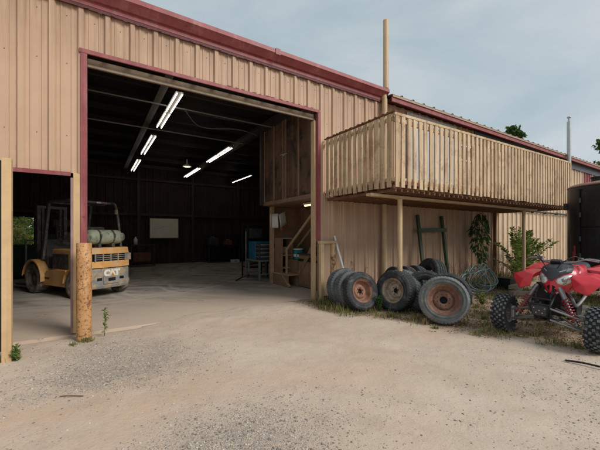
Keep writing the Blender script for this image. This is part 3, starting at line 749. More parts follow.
def paper(name, x, y, z, w, h, tilt, mt, lb, lean=0.05, ax='y'):
    mb = MB(); n = 6
    vs = [(0, -w / 2 + w * i / n, -h / 2 + h * j / 3) for j in range(4) for i in range(n + 1)]
    vs = [(.004 * math.sin(i * 1.3), b, c) for i, (a_, b, c) in enumerate(vs)]
    mb.add(vs, [(j * (n + 1) + i, j * (n + 1) + i + 1, (j + 1) * (n + 1) + i + 1, (j + 1) * (n + 1) + i) for j in range(3) for i in range(n)], True)
    o = mb.build(name, mt, solid=.001); o.location = (x, y, z); o.rotation_euler = (tilt, 0, -R(57) if ax != 'y' else R(20)); return tag(o, lb, 'paper')
paper('paper_sheet', 4.30, 8.02, 1.78, .30, .40, 0, M['paper'], 'narrow white paper sheet pinned on the post above the shelf tower')
paper('paper_sheet', 4.42, 7.72, 1.82, .42, .36, .3, M['paper'], 'large tilted white paper sheet pinned beside the stair', ax='x')
paper('paper_sheet', 4.42, 7.78, 1.58, .2, .12, .1, M['orange_paper'], 'small orange paper slip below the tilted white sheet', ax='x')
lt = thing('loft_light', 'short warm yellow tube light fixed under the loft edge', 'light', (4.45, 5.9, 2.10))
m = MB(); m.bx(-.05, .05, 0, .8, .03, .075); m.build('housing', M['white'], lt)
m = MB(); m.cyl((0, .02, .01), (0, .78, .01), .02, 10); m.build('tube', M['tube_warm'], lt)

# ------------------------------------------------------------------ bench group by the loft corner
tb = thing('steel_stand', 'sage grey welded steel stand carrying the blue cabinet', 'stand', (4.15, 8.7, 0))
for (x, y) in ((0, 0), (.62, 0), (0, .8), (.62, .8)):
    m = MB(); m.bx(x, x + .055, y, y + .055, 0, .58); m.build('leg', M['sage'], tb)
m = MB(); m.bx(-.03, .70, -.03, .88, .581, .625); m.build('top', M['sage'], tb, bevel=.004)
m = MB(); m.bx(.056, .619, .015, .04, .18, .21); m.bx(.056, .619, .815, .84, .18, .21); m.bx(.015, .04, .056, .799, .18, .21); m.build('stretcher', M['sage'], tb)
bc = thing('blue_cabinet', 'small blue steel tool cabinet with open grey side on the stand', 'cabinet', (4.17, 8.75, .626))
m = MB(); m.bx(0, .55, .25, .75, 0, .55); m.build('body', M['blue'], bc, bevel=.008)
m = MB(); m.bx(.02, .53, .02, .245, 0, .5); m.build('drawer_stack', M['dark_frame'], bc, bevel=.01)
m = MB()
for z in (.08, .2, .32, .44): m.bx(-.0, .018, .03, .23, z, z + .02); m.bx(.06, .5, .0, .018, z, z + .03)
m.build('handle', M['alu'], bc)
rk = thing('tool_rack', 'dark open tool rack standing behind the blue cabinet', 'rack', (4.2, 9.65, 0))
m = MB()
for (x, y) in ((0, 0), (.7, 0), (0, .45), (.7, .45)): m.bx(x, x + .04, y, y + .04, 0, 1.75)
m.build('post', M['black_steel'], rk)
for z in (.3, .8, 1.25, 1.72): m = MB(); m.bx(.041, .699, .0, .49, z, z + .025); m.build('shelf', M['black_steel'], rk)
m = MB(); m.bx(4.3, 4.75, 9.68, 10.08, 1.277, 1.6); tag(m.build('parts_case', M['dark_frame'], bevel=.01), 'dark grey parts case on the tool rack upper shelf', 'case')
m = MB(); m.bx(4.28, 4.6, 9.72, 10.0, .826, 1.05); tag(m.build('parts_box', M['red_rust'], bevel=.01), 'small red oxide box on the tool rack middle shelf', 'box')
yb = thing('yellow_bucket', 'yellow plastic bucket standing under the corner of the stand', 'bucket', (4.62, 8.5, 0))
m = MB(); m.lathe([(0, 0), (.125, 0), (.15, .36), (.155, .36), (.14, .34), (.12, .02)], 22); m.build('body', M['yellow_plastic'], yb)
m = MB(); m.lathe([(.152, .30), (.163, .31), (.163, .34), (.152, .35)], 22); m.build('rim', M['yellow_plastic'], yb)
jk = MB(); jk.tube(cat([(3.55, 9.0, .03), (3.8, 9.2, .08), (4.0, 9.1, .16), (4.1, 9.4, .04)]), .02, 8)
tag(jk.build('hose_piece', M['black_steel']), 'short dark hose lying beside the steel stand', 'hose')
m = MB(); m.tube([(4.12, 9.6, 0), (4.1, 9.55, 1.5)], .022, 8); tag(m.build('steel_rod', M['sage']), 'thin pale steel rod standing against the tool rack', 'rod')

# ------------------------------------------------------------------ back of the workshop
m = MB(); wb = thing('whiteboard', 'cream white board hung on the dark back wall', 'board', (2.85, 16.34, 1.70))
m.bx(-.62, .62, 0, .02, -.45, .45); m.build('panel', M['whiteboard'], wb)
m = MB(); m.bx(-.64, .64, -.012, .03, .451, .475); m.bx(-.64, .64, -.012, .03, -.475, -.451); m.bx(-.64, -.621, -.012, .03, -.45, .45); m.bx(.621, .64, -.012, .03, -.45, .45); m.build('frame', M['grey_wood'], wb)
m = MB(); m.tube(cat([(-.5, -.003, -.05), (-.2, -.004, .0), (.1, -.003, .12)]), .004, 5); m.build('pen_line', M['black_steel'], wb)
wk = thing('workbench', 'long black workbench with shelf along the back wall', 'workbench', (4.7, 15.6, 0))
m = MB(); m.bx(0, 3.4, 0, .75, .82, .88); m.build('top', M['black_steel'], wk)
for x in (.05, 1.65, 3.3):
    for y in (.05, .65): m = MB(); m.bx(x, x + .06, y, y + .06, 0, .82); m.build('leg', M['dark_frame'], wk)
m = MB(); m.bx(.02, 3.38, .02, .73, .2, .23); m.bx(0, 3.4, .5, .75, 1.3, 1.33); m.bx(0, .05, .68, .73, .88, 1.33); m.bx(3.3, 3.35, .68, .73, .88, 1.33); m.build('shelf', M['black_steel'], wk)
bv = thing('bench_vise', 'dark vise bolted on the long black workbench', 'vise', (6.9, 15.75, .882))
m = MB(); m.bx(-.1, .1, -.1, .1, 0, .06); m.build('base', M['dark_frame'], bv); m = MB(); m.bx(-.07, .07, -.16, .0, .061, .2); m.bx(-.07, .07, .03, .12, .061, .2); m.cyl((0, -.3, .12), (0, -.16, .12), .02); m.cyl((-.1, -.3, .12), (.1, -.3, .12), .008); m.build('jaw', M['dark_frame'], bv)
for i, (x, y, z, s, mt, lb) in enumerate([(5.0, 15.8, .882, (.5, .35, .35), 'dark_frame', 'grey toolbox on the left end of the workbench'), (5.8, 15.8, .882, (.35, .3, .22), 'rust', 'dull brown toolbox in the middle of the workbench'), (7.6, 15.85, .882, (.35, .3, .42), 'black_steel', 'black case at the right end of the workbench')]):
    t = thing('toolbox', lb, 'toolbox', (x, y, z)); m = MB(); m.box((0, 0, s[2] * .35), (s[0], s[1], s[2] * .7)); m.build('body', M[mt], t, bevel=.008)
    m = MB(); m.box((0, 0, s[2] * .86), (s[0] * 1.02, s[1] * 1.02, s[2] * .28), None, 0, (.9, .8)); m.build('lid', M[mt], t, bevel=.008)
    m = MB(); m.tube([(-.08, 0, s[2]), (-.08, 0, s[2] + .05), (.08, 0, s[2] + .05), (.08, 0, s[2])], .009, 6); m.build('handle', M['alu'], t)
t = thing('white_case', 'low white case on the floor below the long workbench', 'case', (6.0, 15.35, 0)); m = MB(); m.bx(-.2, .2, -.12, .12, 0, .15); m.build('body', M['white'], t, bevel=.01); m = MB(); m.bx(-.06, .06, -.135, -.12, .06, .09); m.build('handle', M['black_steel'], t)
ct = thing('tool_cart', 'small dark tool cart with white bottle in front of the back wall', 'cart', (1.35, 15.4, 0))
m = MB(); m.bx(0, .95, 0, .5, .92, .97); m.bx(0, .95, 0, .5, .2, .24); m.build('shelf', M['inner_steel'], ct)
for (x, y) in ((.0, 0), (.91, 0), (0, .46), (.91, .46)): m = MB(); m.bx(x, x + .04, y, y + .04, .0, .92); m.build('leg', M['black_steel'], ct)
m = MB(); m.bx(.1, .8, .08, .42, .241, .62); m.build('drawer_box', M['rust'], ct, bevel=.01)
m = MB(); m.lathe([(0, 0), (.08, 0), (.08, .22), (.03, .28), (.03, .33), (0, .33)], 16, Matrix.Translation((1.55, 15.6, .972))); tag(m.build('bottle', M['white']), 'white plastic bottle standing on the tool cart', 'bottle')
for (x, y, lb, mt) in ((8.5, 15.9, 'blue steel drum at the back right by the workbench', 'blue'), (.55, 15.9, 'black steel drum left of the tool cart', 'black_steel'), (-.6, 16.0, 'dark grey drum deep behind the forklift', 'dark_frame')):
    t = thing('oil_drum', lb, 'drum', (x, y, 0)); m = MB()
    m.lathe([(0, .02), (.28, .02), (.29, 0), (.29, .28), (.30, .29), (.29, .30), (.29, .57), (.30, .58), (.29, .59), (.29, .87), (.28, .85), (0, .85)], 26); m.build('shell', M[mt], t)
    m = MB(); m.cyl((.15, 0, .85), (.15, 0, .875), .035); m.build('bung', M['alu'], t)
cp = thing('air_compressor', 'dark upright air compressor behind the forklift against the back wall', 'compressor', (.1, 15.3, 0))
m = MB(); m.lathe([(0, .12), (.2, .16), (.26, .28), (.26, 1.15), (.2, 1.27), (0, 1.31)], 24); m.build('tank', M['black_steel'], cp)
m = MB(); m.box((0, 0, 1.42), (.45, .3, .2)); m.cyl((-.1, 0, 1.5), (-.1, 0, 1.75), .07); m.cyl((.12, 0, 1.5), (.12, 0, 1.7), .06); m.build('pump', M['dark_frame'], cp)
for a in (0, 2.1, 4.2): m = MB(); m.bar((.2 * math.cos(a), .2 * math.sin(a), .2), (.27 * math.cos(a), .27 * math.sin(a), 0), .04, .04); m.build('leg', M['black_steel'], cp)
m = MB()
for k in range(9): m.bar((7.7 + .1 * k, 14.2 - .06 * k, .03 + .03 * (k % 3)), (5.9 + .12 * k, 13.6 + .1 * k, .03 + .03 * (k % 3)), .05, .03)
tag(m.build('steel_offcuts', M['rust']), 'pile of dark steel bars on the floor before the workbench', 'steel bars', kind='stuff')
gb = thing('waste_skip', 'dark green steel skip seen through the narrow doorway', 'skip', (-3.2, 13.2, 0))
m = MB(); m.prism([(0, .08), (1.7, .08), (1.9, 1.02), (-.1, 1.02)], 1.5); m.build('body', M['green_bin'], gb)
m = MB(); m.bx(-.14, 1.94, -.04, .0, .98, 1.05); m.bx(-.14, 1.94, 1.5, 1.54, .98, 1.05); m.bx(-.14, -.1, 0, 1.5, .98, 1.05); m.bx(1.9, 1.94, 0, 1.5, .98, 1.05); m.build('rim', M['green_bin'], gb)
for x in (.2, .8, 1.4): m = MB(); m.bar((x, -.02, .1), (x, -.02, .98), .06, .04); m.build('rib', M['green_bin'], gb)
# chalky rags / hand tools hung on the back wall
for i, (x, z) in enumerate(((.4, 2.6), (1.0, 2.9), (1.55, 2.35), (4.6, 2.75))):
    t = MB(); t.tube(cat([(x - .12, 16.38, z), (x - .17, 16.36, z - .2), (x, 16.35, z - .38), (x + .17, 16.36, z - .2), (x + .12, 16.38, z)]), .02, 7); t.bx(x - .03, x + .03, 16.38, 16.44, z - .02, z + .05)
    tag(t.build('hanging_cable', M['inner_steel']), ['looped cable hung on the back wall left of the cart', 'looped cable hung highest on the back wall', 'looped cable hung beside the whiteboard edge', 'looped cable hung on the wall above the workbench'][i], 'cable')

# ------------------------------------------------------------------ forklift
fk = thing('forklift', 'dusty yellow forklift with green gas bottle parked behind the doorway post', 'forklift', (.11, 8.75, 0), R(30))
def wheel_prof(r, w, b):   # tyre profile in (radius, axial)
    return [(b, -w * .40), (b + (r - b) * .25, -w * .49), (b + (r - b) * .65, -w * .5), (r * .955, -w * .46), (r * .99, -w * .38), (r, -w * .30), (r, w * .30), (r * .99, w * .38), (r * .955, w * .46), (b + (r - b) * .65, w * .5), (b + (r - b) * .25, w * .49), (b, w * .40)]
AX = Matrix.Rotation(R(90), 4, 'Y')
def fk_wheel(x, y, r, w, dual=False):
    s = 1 if x > 0 else -1
    MM = Matrix.Translation((x, y, r)) @ AX
    m = MB(); m.lathe(wheel_prof(r, w, r * .60), 40, MM, fn=lambda i, j, q: q - (.012 if (i in (3, 4, 5, 6, 7, 8) and j % 4 == 0) else 0))
    t = m.build('wheel', M['dusty_rubber'], fk)
    m = MB(); m.lathe([(r * .61, w * .38 * s), (r * .56, w * .42 * s), (r * .50, w * .25 * s), (r * .22, w * .22 * s), (r * .2, w * .34 * s), (0, w * .35 * s)], 28, MM)
    for k in range(6):
        a = k * 1.047; m.cyl((x + s * w * .2, y + .33 * r * math.cos(a), r + .33 * r * math.sin(a)), (x + s * w * .27, y + .33 * r * math.cos(a), r + .33 * r * math.sin(a)), .016, 6)
    m.build('rim', M['dusty_rubber'], t)
for x in (-.48, .48): fk_wheel(x, 0, .285, .19)
for x in (-.50, .50): fk_wheel(x, 1.60, .365, .24)
# counterweight
m = MB()
cw = [(-.52, .0), (-.53, -.25), (-.46, -.40), (-.25, -.455), (.25, -.455), (.46, -.40), (.53, -.25), (.52, .0)]
rings = [(.20, .95), (.26, 1.0), (.60, 1.0), (.64, .985)]
vs = []
for z, k in rings: vs += [(x * k, y * k, z) for x, y in cw]
n = len(cw); fs = [(i * n + j, i * n + j + 1, (i + 1) * n + j + 1, (i + 1) * n + j) for i in range(3) for j in range(n - 1)] + [tuple(range(n))[::-1], tuple(range(3 * n, 4 * n))]
fs += [(i * n + n - 1, i * n, (i + 1) * n, (i + 1) * n + n - 1) for i in range(3)]
m.add(vs, fs); c1 = m.build('counterweight', M['fork_grey'], fk, bevel=.012)
m = MB(); m.bx(-.17, .17, -.475, -.456, .30, .47); m.build('tow_plate', M['fork_grey'], c1, bevel=.005)
m = MB(); m.bx(-.07, .09, -.482, -.476, .36, .43); m.bx(-.30, -.20, -.46, -.456, .38, .44); m.bx(.2, .3, -.46, -.456, .38, .44); m.build('pin_slot', M['pit'], c1)
cu = bpy.data.curves.new('lettering', 'FONT'); cu.body = 'CAT'; cu.size = .185; cu.offset = .016; cu.extrude = .002; cu.align_x = 'CENTER'; cu.space_character = .92; cu.materials.append(M['white'])
tmp = bpy.data.objects.new('lettering_curve', cu); COL.objects.link(tmp); dg = bpy.context.evaluated_depsgraph_get(); me = bpy.data.meshes.new_from_object(tmp.evaluated_get(dg)); bpy.data.objects.remove(tmp); bpy.data.curves.remove(cu)
tx = bpy.data.objects.new('lettering', me); COL.objects.link(tx); tx.parent = c1; tx.location = (.02, -.4595, .475); tx.rotation_euler = (R(90), 0, 0)
m = MB(); m.prism([(-.045, 0), (.045, 0), (0, .07)], .003, Matrix.Translation((.035, -.4645, .472))); m.build('triangle_mark', M['yellow_plastic'], c1)
# upper hood: yellow band, grille, yellow cap
m = MB()
up = [(-.54, .0), (-.545, -.24), (-.47, -.40), (-.25, -.46), (.25, -.46), (.47, -.40), (.545, -.24), (.54, .0)]
def band(mb, z0, z1, k0=1., k1=1., mi=0, cap=True):
    vs = [(x * k0, y * k0, z0) for x, y in up] + [(x * k1, y * k1, z1) for x, y in up]
    fs = [(j, (j + 1) % n, (j + 1) % n + n, j + n) for j in range(n)] + ([tuple(range(n))[::-1], tuple(range(n, 2 * n))] if cap else [])
    mb.add(vs, fs, False, mi)
band(m, .655, .80); band(m, .96, 1.10, 1.0, .96)
hood = m.build('hood', M['fork_yellow'], fk, bevel=.012)
m = MB(); band(m, .80, .96, .93, .93); m.build('grille_recess', M['pit'], hood)
m = MB()
for z in (.835, .878, .92): m.bx(-.34, .34, -.452, -.432, z, z + .012)
for x in (-.34, -.17, 0, .17, .34): m.bx(x - .012, x + .012, -.456, -.43, .80, .96)
m.bx(-.53, -.36, -.38, -.1, .801, .959); m.bx(.36, .53, -.38, -.1, .801, .959)
m.build('grille', M['fork_grey'], hood)
m = MB(); m.bx(-.50, .50, .0, .95, .50, 1.06); m.build('engine_cover', M['fork_yellow'], fk, bevel=.03)
for s in (-1, 1): m = MB(); m.box((s * .508, .575, .785), (.015, .65, .33)); m.build('vent_panel', M['fork_black'], fk, bevel=.004)
m = MB()
for s in (-1, 1):
    m.prism([(0.30, .22), (1.28, .22), (1.22, .34), (1.12, .55), (.72, .60), (.30, .60)], .10, Matrix.Translation((s * .47 - .05, 0, 0)) @ M4.copy() if False else Matrix.Translation((s * .50 + .05, 0, 0)) @ Matrix.Rotation(R(90), 4, 'Z'))
m.build('side_frame', M['fork_yellow'], fk, bevel=.012)
m = MB()
for s in (-1, 1):   # front fenders: arcs over the drive wheels
    arc = [(1.60 + .44 * math.cos(t), .365 + .44 * math.sin(t)) for t in np.linspace(R(8), R(188), 12)]
    vs = []
    for (y, z) in arc: vs += [(s * .34, y, z), (s * .63, y, z), (s * .635, y + .0, z - .03)]
    m.add(vs, [(3 * i + a_, 3 * i + 3 + a_, 3 * i + 4 + a_, 3 * i + 1 + a_) for i in range(11) for a_ in range(2)], False)
m.build('fender', M['fork_yellow'], fk, solid=.02)
m = MB()   # rear fenders
for s in (-1, 1):
    arc = [(.36 * math.cos(t), .285 + .36 * math.sin(t)) for t in np.linspace(R(5), R(120), 8)]
    vs = []
    for (y, z) in arc: vs += [(s * .3, y, z), (s * .585, y, z)]
    m.add(vs, [(2 * i, 2 * i + 2, 2 * i + 3, 2 * i + 1) for i in range(7)])
m.build('fender', M['fork_yellow'], fk, solid=.02)
m = MB(); m.bx(-.55, .55, .96, 1.30, .36, .41); m.build('step', M['fork_black'], fk)
m = MB(); m.bx(-.24, .24, .25, .75, 1.07, 1.17); m.box((0, .22, 1.36), (.46, .1, .42), (.18, 0, 0)); m.build('seat', M['fork_black'], fk, bevel=.03)
m = MB(); m.prism([(1.20, .40), (1.55, .40), (1.55, 1.22), (1.42, 1.28), (1.30, 1.12)], .9, Matrix.Translation((.45, 0, 0)) @ Matrix.Rotation(R(90), 4, 'Z')); m.build('dashboard', M['fork_black'], fk, bevel=.015)
m = MB(); m.lathe([(.16, -.012), (.172, 0), (.16, .012), (.148, 0)], 24, Matrix.Translation((-.12, 1.18, 1.36)) @ Matrix.Rotation(R(55), 4, 'X'), closed=True); m.cyl((-.12, 1.2, 1.34), (-.12, 1.32, 1.2), .02); m.build('steering_wheel', M['fork_black'], fk)
m = MB()
for x in (.12, .2, .28): m.tube([(x, 1.35, 1.25), (x, 1.28, 1.5)], .008, 6); m.sphere((x, 1.28, 1.51), .02)
m.build('lever', M['fork_black'], fk)
# overhead guard
for s in (-1, 1):
    m = MB(); m.tube(cat([(s * .47, -.10, 1.06), (s * .47, .0, 1.7), (s * .47, .12, 2.10), (s * .47, .30, 2.155)], 5), .03, 8); m.build('guard_post', M['fork_frame'], fk)
    m = MB(); m.bar((s * .47, 1.42, .8), (s * .47, 1.15, 2.13), .055, .085, up=(0, 1, 0)); m.build('guard_post', M['fork_frame'], fk, bevel=.006)
m = MB(); m.bx(-.50, .50, .26, .34, 2.13, 2.18); m.bx(-.50, .50, 1.12, 1.2, 2.13, 2.18)
m.bx(-.5, -.44, .34, 1.12, 2.13, 2.18); m.bx(.44, .5, .34, 1.12, 2.13, 2.18)
for x in (-.3, -.15, 0, .15, .3): m.bx(x - .015, x + .015, .341, 1.119, 2.14, 2.17)
m.build('overhead_guard', M['fork_frame'], fk, bevel=.005)
m = MB(); m.bx(.10, .34, .252, .26, 2.135, 2.172); m.build('warning_label', M['white'], fk); m = MB(); m.bx(.2, .33, .248, .2515, 2.14, 2.168); m.build('warning_label', M['red_rust'], fk)
for s in (-1, 1): m = MB(); m.box((s * .43, .03, 1.94), (.06, .06, .12)); m.build('work_lamp', M['fork_grey'], fk, bevel=.01)
# gas bottle and its cradle
gbm = MB(); GM = Matrix.Translation((0, -.20, 1.335)) @ AX
gbm.lathe([(0, -.42), (.07, -.42), (.075, -.405), (.11, -.40), (.158, -.345), (.165, -.30), (.165, .28), (.15, .34), (.10, .375), (.10, .43), (.085, .43), (.085, .38), (0, .38)], 28, GM)
gb_ = gbm.build('gas_bottle', M['tank_green'], fk)
m = MB()
for x in (-.17, .14): m.lathe([(.166, x - .018), (.173, x - .018), (.173, x + .018), (.166, x + .018)], 28, GM, closed=True, smooth=False); m.box((x, -.37, 1.36), (.04, .03, .08))
m.build('strap', M['fork_black'], gb_)
m = MB(); m.cyl((.40, -.2, 1.335), (.48, -.2, 1.335), .03, 10); m.tube(cat([(.46, -.2, 1.335), (.52, -.15, 1.3), (.5, -.0, 1.15), (.45, .05, 1.06)]), .012, 6); m.build('valve', M['fork_black'], gb_)
m = MB()
for x in (-.17, .14): m.bx(x - .03, x + .03, -.33, -.07, 1.08, 1.19)
m.build('bottle_cradle', M['fork_black'], fk)
# mast and forks
ms = []
for s in (-1, 1):
    m = MB(); m.bx(s * .30 - .04, s * .30 + .04, 1.98, 2.10, .08, 2.05); m.bx(s * .20 - .03, s * .20 + .03, 2.0, 2.12, .12, 2.12); m.build('mast_rail', M['fork_frame'], fk, bevel=.005)
    m = MB(); m.cyl((s * .12, 2.02, .1), (s * .12, 2.02, 1.75), .032, 12); m.build('lift_cylinder', M['fork_black'], fk)
    m = MB(); m.bx(s * .25 - .05, s * .25 + .05, 2.20, 2.24, .1, .62); m.bx(s * .25 - .05, s * .25 + .05, 2.2, 3.2, .06, .099); m.build('fork', M['fork_frame'], fk, bevel=.005)
    m = MB(); m.bar((s * .38, 1.5, .75), (s * .38, 2.0, .65), .06, .06); m.build('tilt_cylinder', M['fork_black'], fk)
m = MB(); m.bx(-.34, .34, 1.98, 2.06, 2.055, 2.12); m.bx(-.34, .34, 1.985, 2.0, 1.1, 1.18); m.bx(-.5, .5, 2.13, 2.19, .2, .28); m.bx(-.5, .5, 2.13, 2.19, .5, .58); m.build('carriage', M['fork_frame'], fk)
m = MB()
for x in (-.5, -.25, 0, .25, .5): m.bx(x - .015, x + .015, 2.14, 2.17, .58, 1.22)
m.bx(-.515, .515, 2.135, 2.175, 1.22, 1.26); m.build('load_backrest', M['fork_frame'], fk)

m = MB()
for s in (-1, 1): m.tube(cat([(s * .12, 1.96, 1.6), (s * .16, 1.9, 2.0), (s * .22, 1.95, 1.2), (s * .3, 1.7, .7)], 6), .012, 6)
m.build('hydraulic_hose', M['fork_black'], fk)
rk2 = thing('storage_rack', 'dark steel storage rack behind the forklift against the back wall', 'rack', (-1.75, 15.75, 0))
for (x, y) in ((0, 0), (1.4, 0), (0, .55), (1.4, .55)): m = MB(); m.bx(x, x + .05, y, y + .05, 0, 2.2); m.build('post', M['inner_steel'], rk2)
for z in (.5, 1.1, 1.7): m = MB(); m.bx(.051, 1.399, .0, .6, z, z + .03); m.build('shelf', M['inner_steel'], rk2)
for (x, z, w_, h_, mt, lb) in ((-1.6, .53, .5, .3, 'plywood', 'brown box on the lowest shelf of the storage rack'), (-1.5, 1.13, .4, .28, 'dark_frame', 'grey bin on the middle shelf of the storage rack'), (-.95, 1.13, .35, .36, 'plywood', 'tall brown box on the middle shelf of the storage rack'), (-1.3, 1.73, .6, .25, 'rust', 'flat rusty bin on the top shelf of the storage rack')):
    m = MB(); m.box((x + w_ / 2, 16.0, z + h_ / 2), (w_, .4, h_ - .002), None, 0, (1.04, 1.04)); tag(m.build('storage_box', M[mt], bevel=.01), lb, 'box')
# ------------------------------------------------------------------ tyre pile
def tyre_mesh(mb, r, w, b, MM, lug=48, depth=.014, mi=0, two=False):
    """radial profile with three groove lines and cut shoulder blocks"""
    g = depth
    P = [(b, -.36), (b + .012, -.42), (b + (r - b) * .35, -.5), (b + (r - b) * .7, -.495), (r * .945, -.455), (r * .975, -.42), (r * .992, -.36),
         (r * .998, -.22), (r - g, -.215), (r - g, -.175), (r, -.17), (r, -.025), (r - g, -.02), (r - g, .02), (r, .025), (r, .17), (r - g, .175), (r - g, .215), (r * .998, .22),
         (r * .992, .36), (r * .975, .42), (r * .945, .455), (b + (r - b) * .7, .495), (b + (r - b) * .35, .5), (b + .012, .42), (b, .36), (b - .004, .3), (b + .03, .0), (b - .004, -.3)]
    rr_ = lambda f: b + (r - b) * f
    side = [(rr_(.30), .495), (rr_(.33), .512), (rr_(.37), .512), (rr_(.40), .498), (rr_(.62), .502), (rr_(.65), .516), (rr_(.70), .512), (rr_(.73), .494)]
    P = P[:2] + [(q, -h) for q, h in side] + P[4:-7] + side[::-1] + P[-5:]
    P = [(q, h * w) for q, h in P]
    N0 = 6
    cut = {q + N0 for q in (5, 6, 7, 18, 19, 20)}; cut2 = {q + N0 for q in (10, 11, 14, 15)}
    def fn(i, j, q):
        if i in cut and j % 4 == 0: return q - g * .9
        if i in cut2 and j % 4 == 2: return q - g * .6
        return q
    mb.lathe(P, 176, MM, mi, True, True, fn, (lambda i: 1 if (1 <= i <= 5 or len(P) - 12 <= i <= len(P) - 5) else 0) if two else None)
def rim_mesh(mb, b, w, MM, s=1, style='disc', mi=0):
    """s=+1: dish seen from +axis side"""
    P = [(b + .018, .44), (b + .02, .40), (b + .0, .36), (b - .012, .30), (b - .02, .18), (b - .055, .10), (b - .06, .0)]
    if style == 'disc': P = P[:4] + [(b - .018, .12), (b - .026, -.04), (b - .05, -.10), (b * .66, -.13), (b * .60, -.04), (b * .55, .0), (b * .42, .01), (b * .37, -.02), (b * .25, -.02), (b * .245, -.12)]
    else: P += [(b - .07, -.05), (b * .66, -.10), (b * .60, .02), (b * .50, .05), (b * .36, .03), (b * .27, .03), (b * .265, -.06)]
    mb.lathe([(q, h * w * s) for q, h in P], 48, MM, mi)
PILE = 'old tyres heaped against the workshop wall'
def place_tyre(name, label, c, axis, r, w, mt, rim=None, style='disc', rm=None, spin=0, lugs=6):
    t = thing(name, label, 'tyre', c, group=PILE)
    q = Vector(axis).normalized().to_track_quat('Z', 'Y'); t.rotation_mode = 'QUATERNION'; t.rotation_quaternion = q
    I = Matrix.Rotation(spin, 4, 'Z'); b = r * (.61 if style == 'lug' else .56 if rim else .57)
    m = MB(); tyre_mesh(m, r, w, b, I, two=(mt == 'tyre_chalk')); m.build('tyre', [M[mt], M['tyre_chalk_dark']] if mt == 'tyre_chalk' else M[mt], t)
    if rim:
        m = MB(); rim_mesh(m, b, w, I, 1, style); ro = m.build('rim', M[rim], t, solid=.006)
        m = MB()
        for k in range(lugs):
            a = k * 2 * math.pi / lugs + .3; rr = b * .44 if style != 'disc' else b * .31
            z = (.052 if style != 'disc' else -.018) * w
            if style == 'disc': m.cyl((rr * math.cos(a), rr * math.sin(a), z), (rr * math.cos(a), rr * math.sin(a), z + .012), .010, 6)
            else: m.disc((rr * math.cos(a), rr * math.sin(a), .0405 * w + .006), .013, (0, 0, 1), 10)
        m.build('lug_hole', M['pit'], ro)
        m = MB(); m.disc((0, 0, -.13 * w), b * .40, (0, 0, 1), 24); m.disc((0, 0, -.20 * w), b * .97, (0, 0, 1), 24); m.build('hub_shade', M['pit'], ro)  # black discs put the shade of the hub hole into colour
    return t
# stack leaning beside the bay door, axis along the depth of the yard
place_tyre('truck_wheel', 'dark tyre on a salmon painted rusty rim, front of the left stack', (4.12, 4.36, .345), (-.12, -1, .27), .355, .21, 'tyre_black', 'rim_salmon')
place_tyre('tyre', 'grey weathered tyre in the middle of the left stack', (4.11, 4.57, .350), (-.10, -1, .24), .355, .20, 'tyre_grey')
place_tyre('tyre', 'grey chalky tyre at the back of the left stack nearest the wall', (4.12, 4.79, .36), (-.10, -1, .20), .37, .21, 'tyre_grey')
# middle tyre facing left
place_tyre('truck_wheel', 'tyre with cream rim and grey green hub, standing in the middle of the pile', (4.66, 4.0, .36), (-1, -.12, .13), .372, .24, 'tyre_black', 'rim_cream')
place_tyre('tyre', 'grey tyre standing right behind the cream rimmed wheel', (4.88, 4.03, .365), (-1, -.12, .10), .372, .2, 'tyre_grey')
# front tyre facing the camera
place_tyre('truck_wheel', 'large chalky grey tyre on a rusty brown rim, nearest the camera', (4.66, 3.04, .348), (-.80, -.56, .30), .375, .23, 'tyre_chalk', 'rim_rust', 'lug', lugs=8)
place_tyre('tyre', 'black tyre leaning behind the big chalky wheel', (4.99, 3.19, .37), (-.82, -.53, .22), .375, .22, 'tyre_black')
place_tyre('tyre', 'black tyre standing behind between the cream rim and the chalky wheel', (5.02, 3.63, .37), (-.80, -.58, .25), .375, .22, 'tyre_black')
place_tyre('tyre', 'black tyre with tread up, first of the back row by the wall', (5.12, 4.42, .37), (-1, .30, .16), .37, .2, 'tyre_black')
place_tyre('tyre', 'black tyre with tread up, second of the back row by the wall', (5.36, 4.36, .375), (-1, .30, .16), .37, .2, 'tyre_black')
place_tyre('tyre', 'black tyre with tread up, last of the back row by the wall', (5.60, 4.30, .38), (-1, .30, .16), .37, .2, 'tyre_black')
g = place_tyre('tyre', 'black tyre with yellow label, topmost of the pile', (5.98, 4.22, .46), (-1, .42, .30), .43, .26, 'tyre_black')
m = MB(); n_ = 5
vs = []
for k in range(n_ + 1):
    a = R(118) + k * R(9); vs += [(.4255 * math.cos(a), .4255 * math.sin(a), -.06), (.4255 * math.cos(a), .4255 * math.sin(a), .07)]
m.add(vs, [(2 * k, 2 * k + 2, 2 * k + 3, 2 * k + 1) for k in range(n_)], True); m.build('sticker', M['label_yellow'], g, solid=.002)
place_tyre('tyre', 'dark tyre lying under the topmost tyre by the green frame', (6.15, 4.35, .13), (.1, .1, 1), .38, .22, 'tyre_black')

# green steel frame leaning on the wall, white pipe
fr = thing('steel_trestle', 'dark green H-shaped steel frame leaning on the wall behind the tyres', 'frame', (0, 0, 0))
for (a, b) in (((7.08, 5.36, 1.90), (6.93, 5.0, .02)), ((8.12, 5.36, 1.90), (7.95, 5.02, .02))):
    m = MB(); m.bar(a, b, .075, .075); m.build('upright', M['green_paint'], fr, bevel=.005)
m = MB(); m.bar((6.95, 5.24, 1.50), (8.16, 5.26, 1.52), .06, .10); m.build('crossbar', M['green_paint'], fr, bevel=.005)
m = MB(); m.tube([(4.36, YF - .06, 1.36), (4.50, 5.0, .0)], .024, 10); tag(m.build('plastic_pipe', M['pvc']), 'white plastic pipe leaning on the wall behind the left tyres', 'pipe')

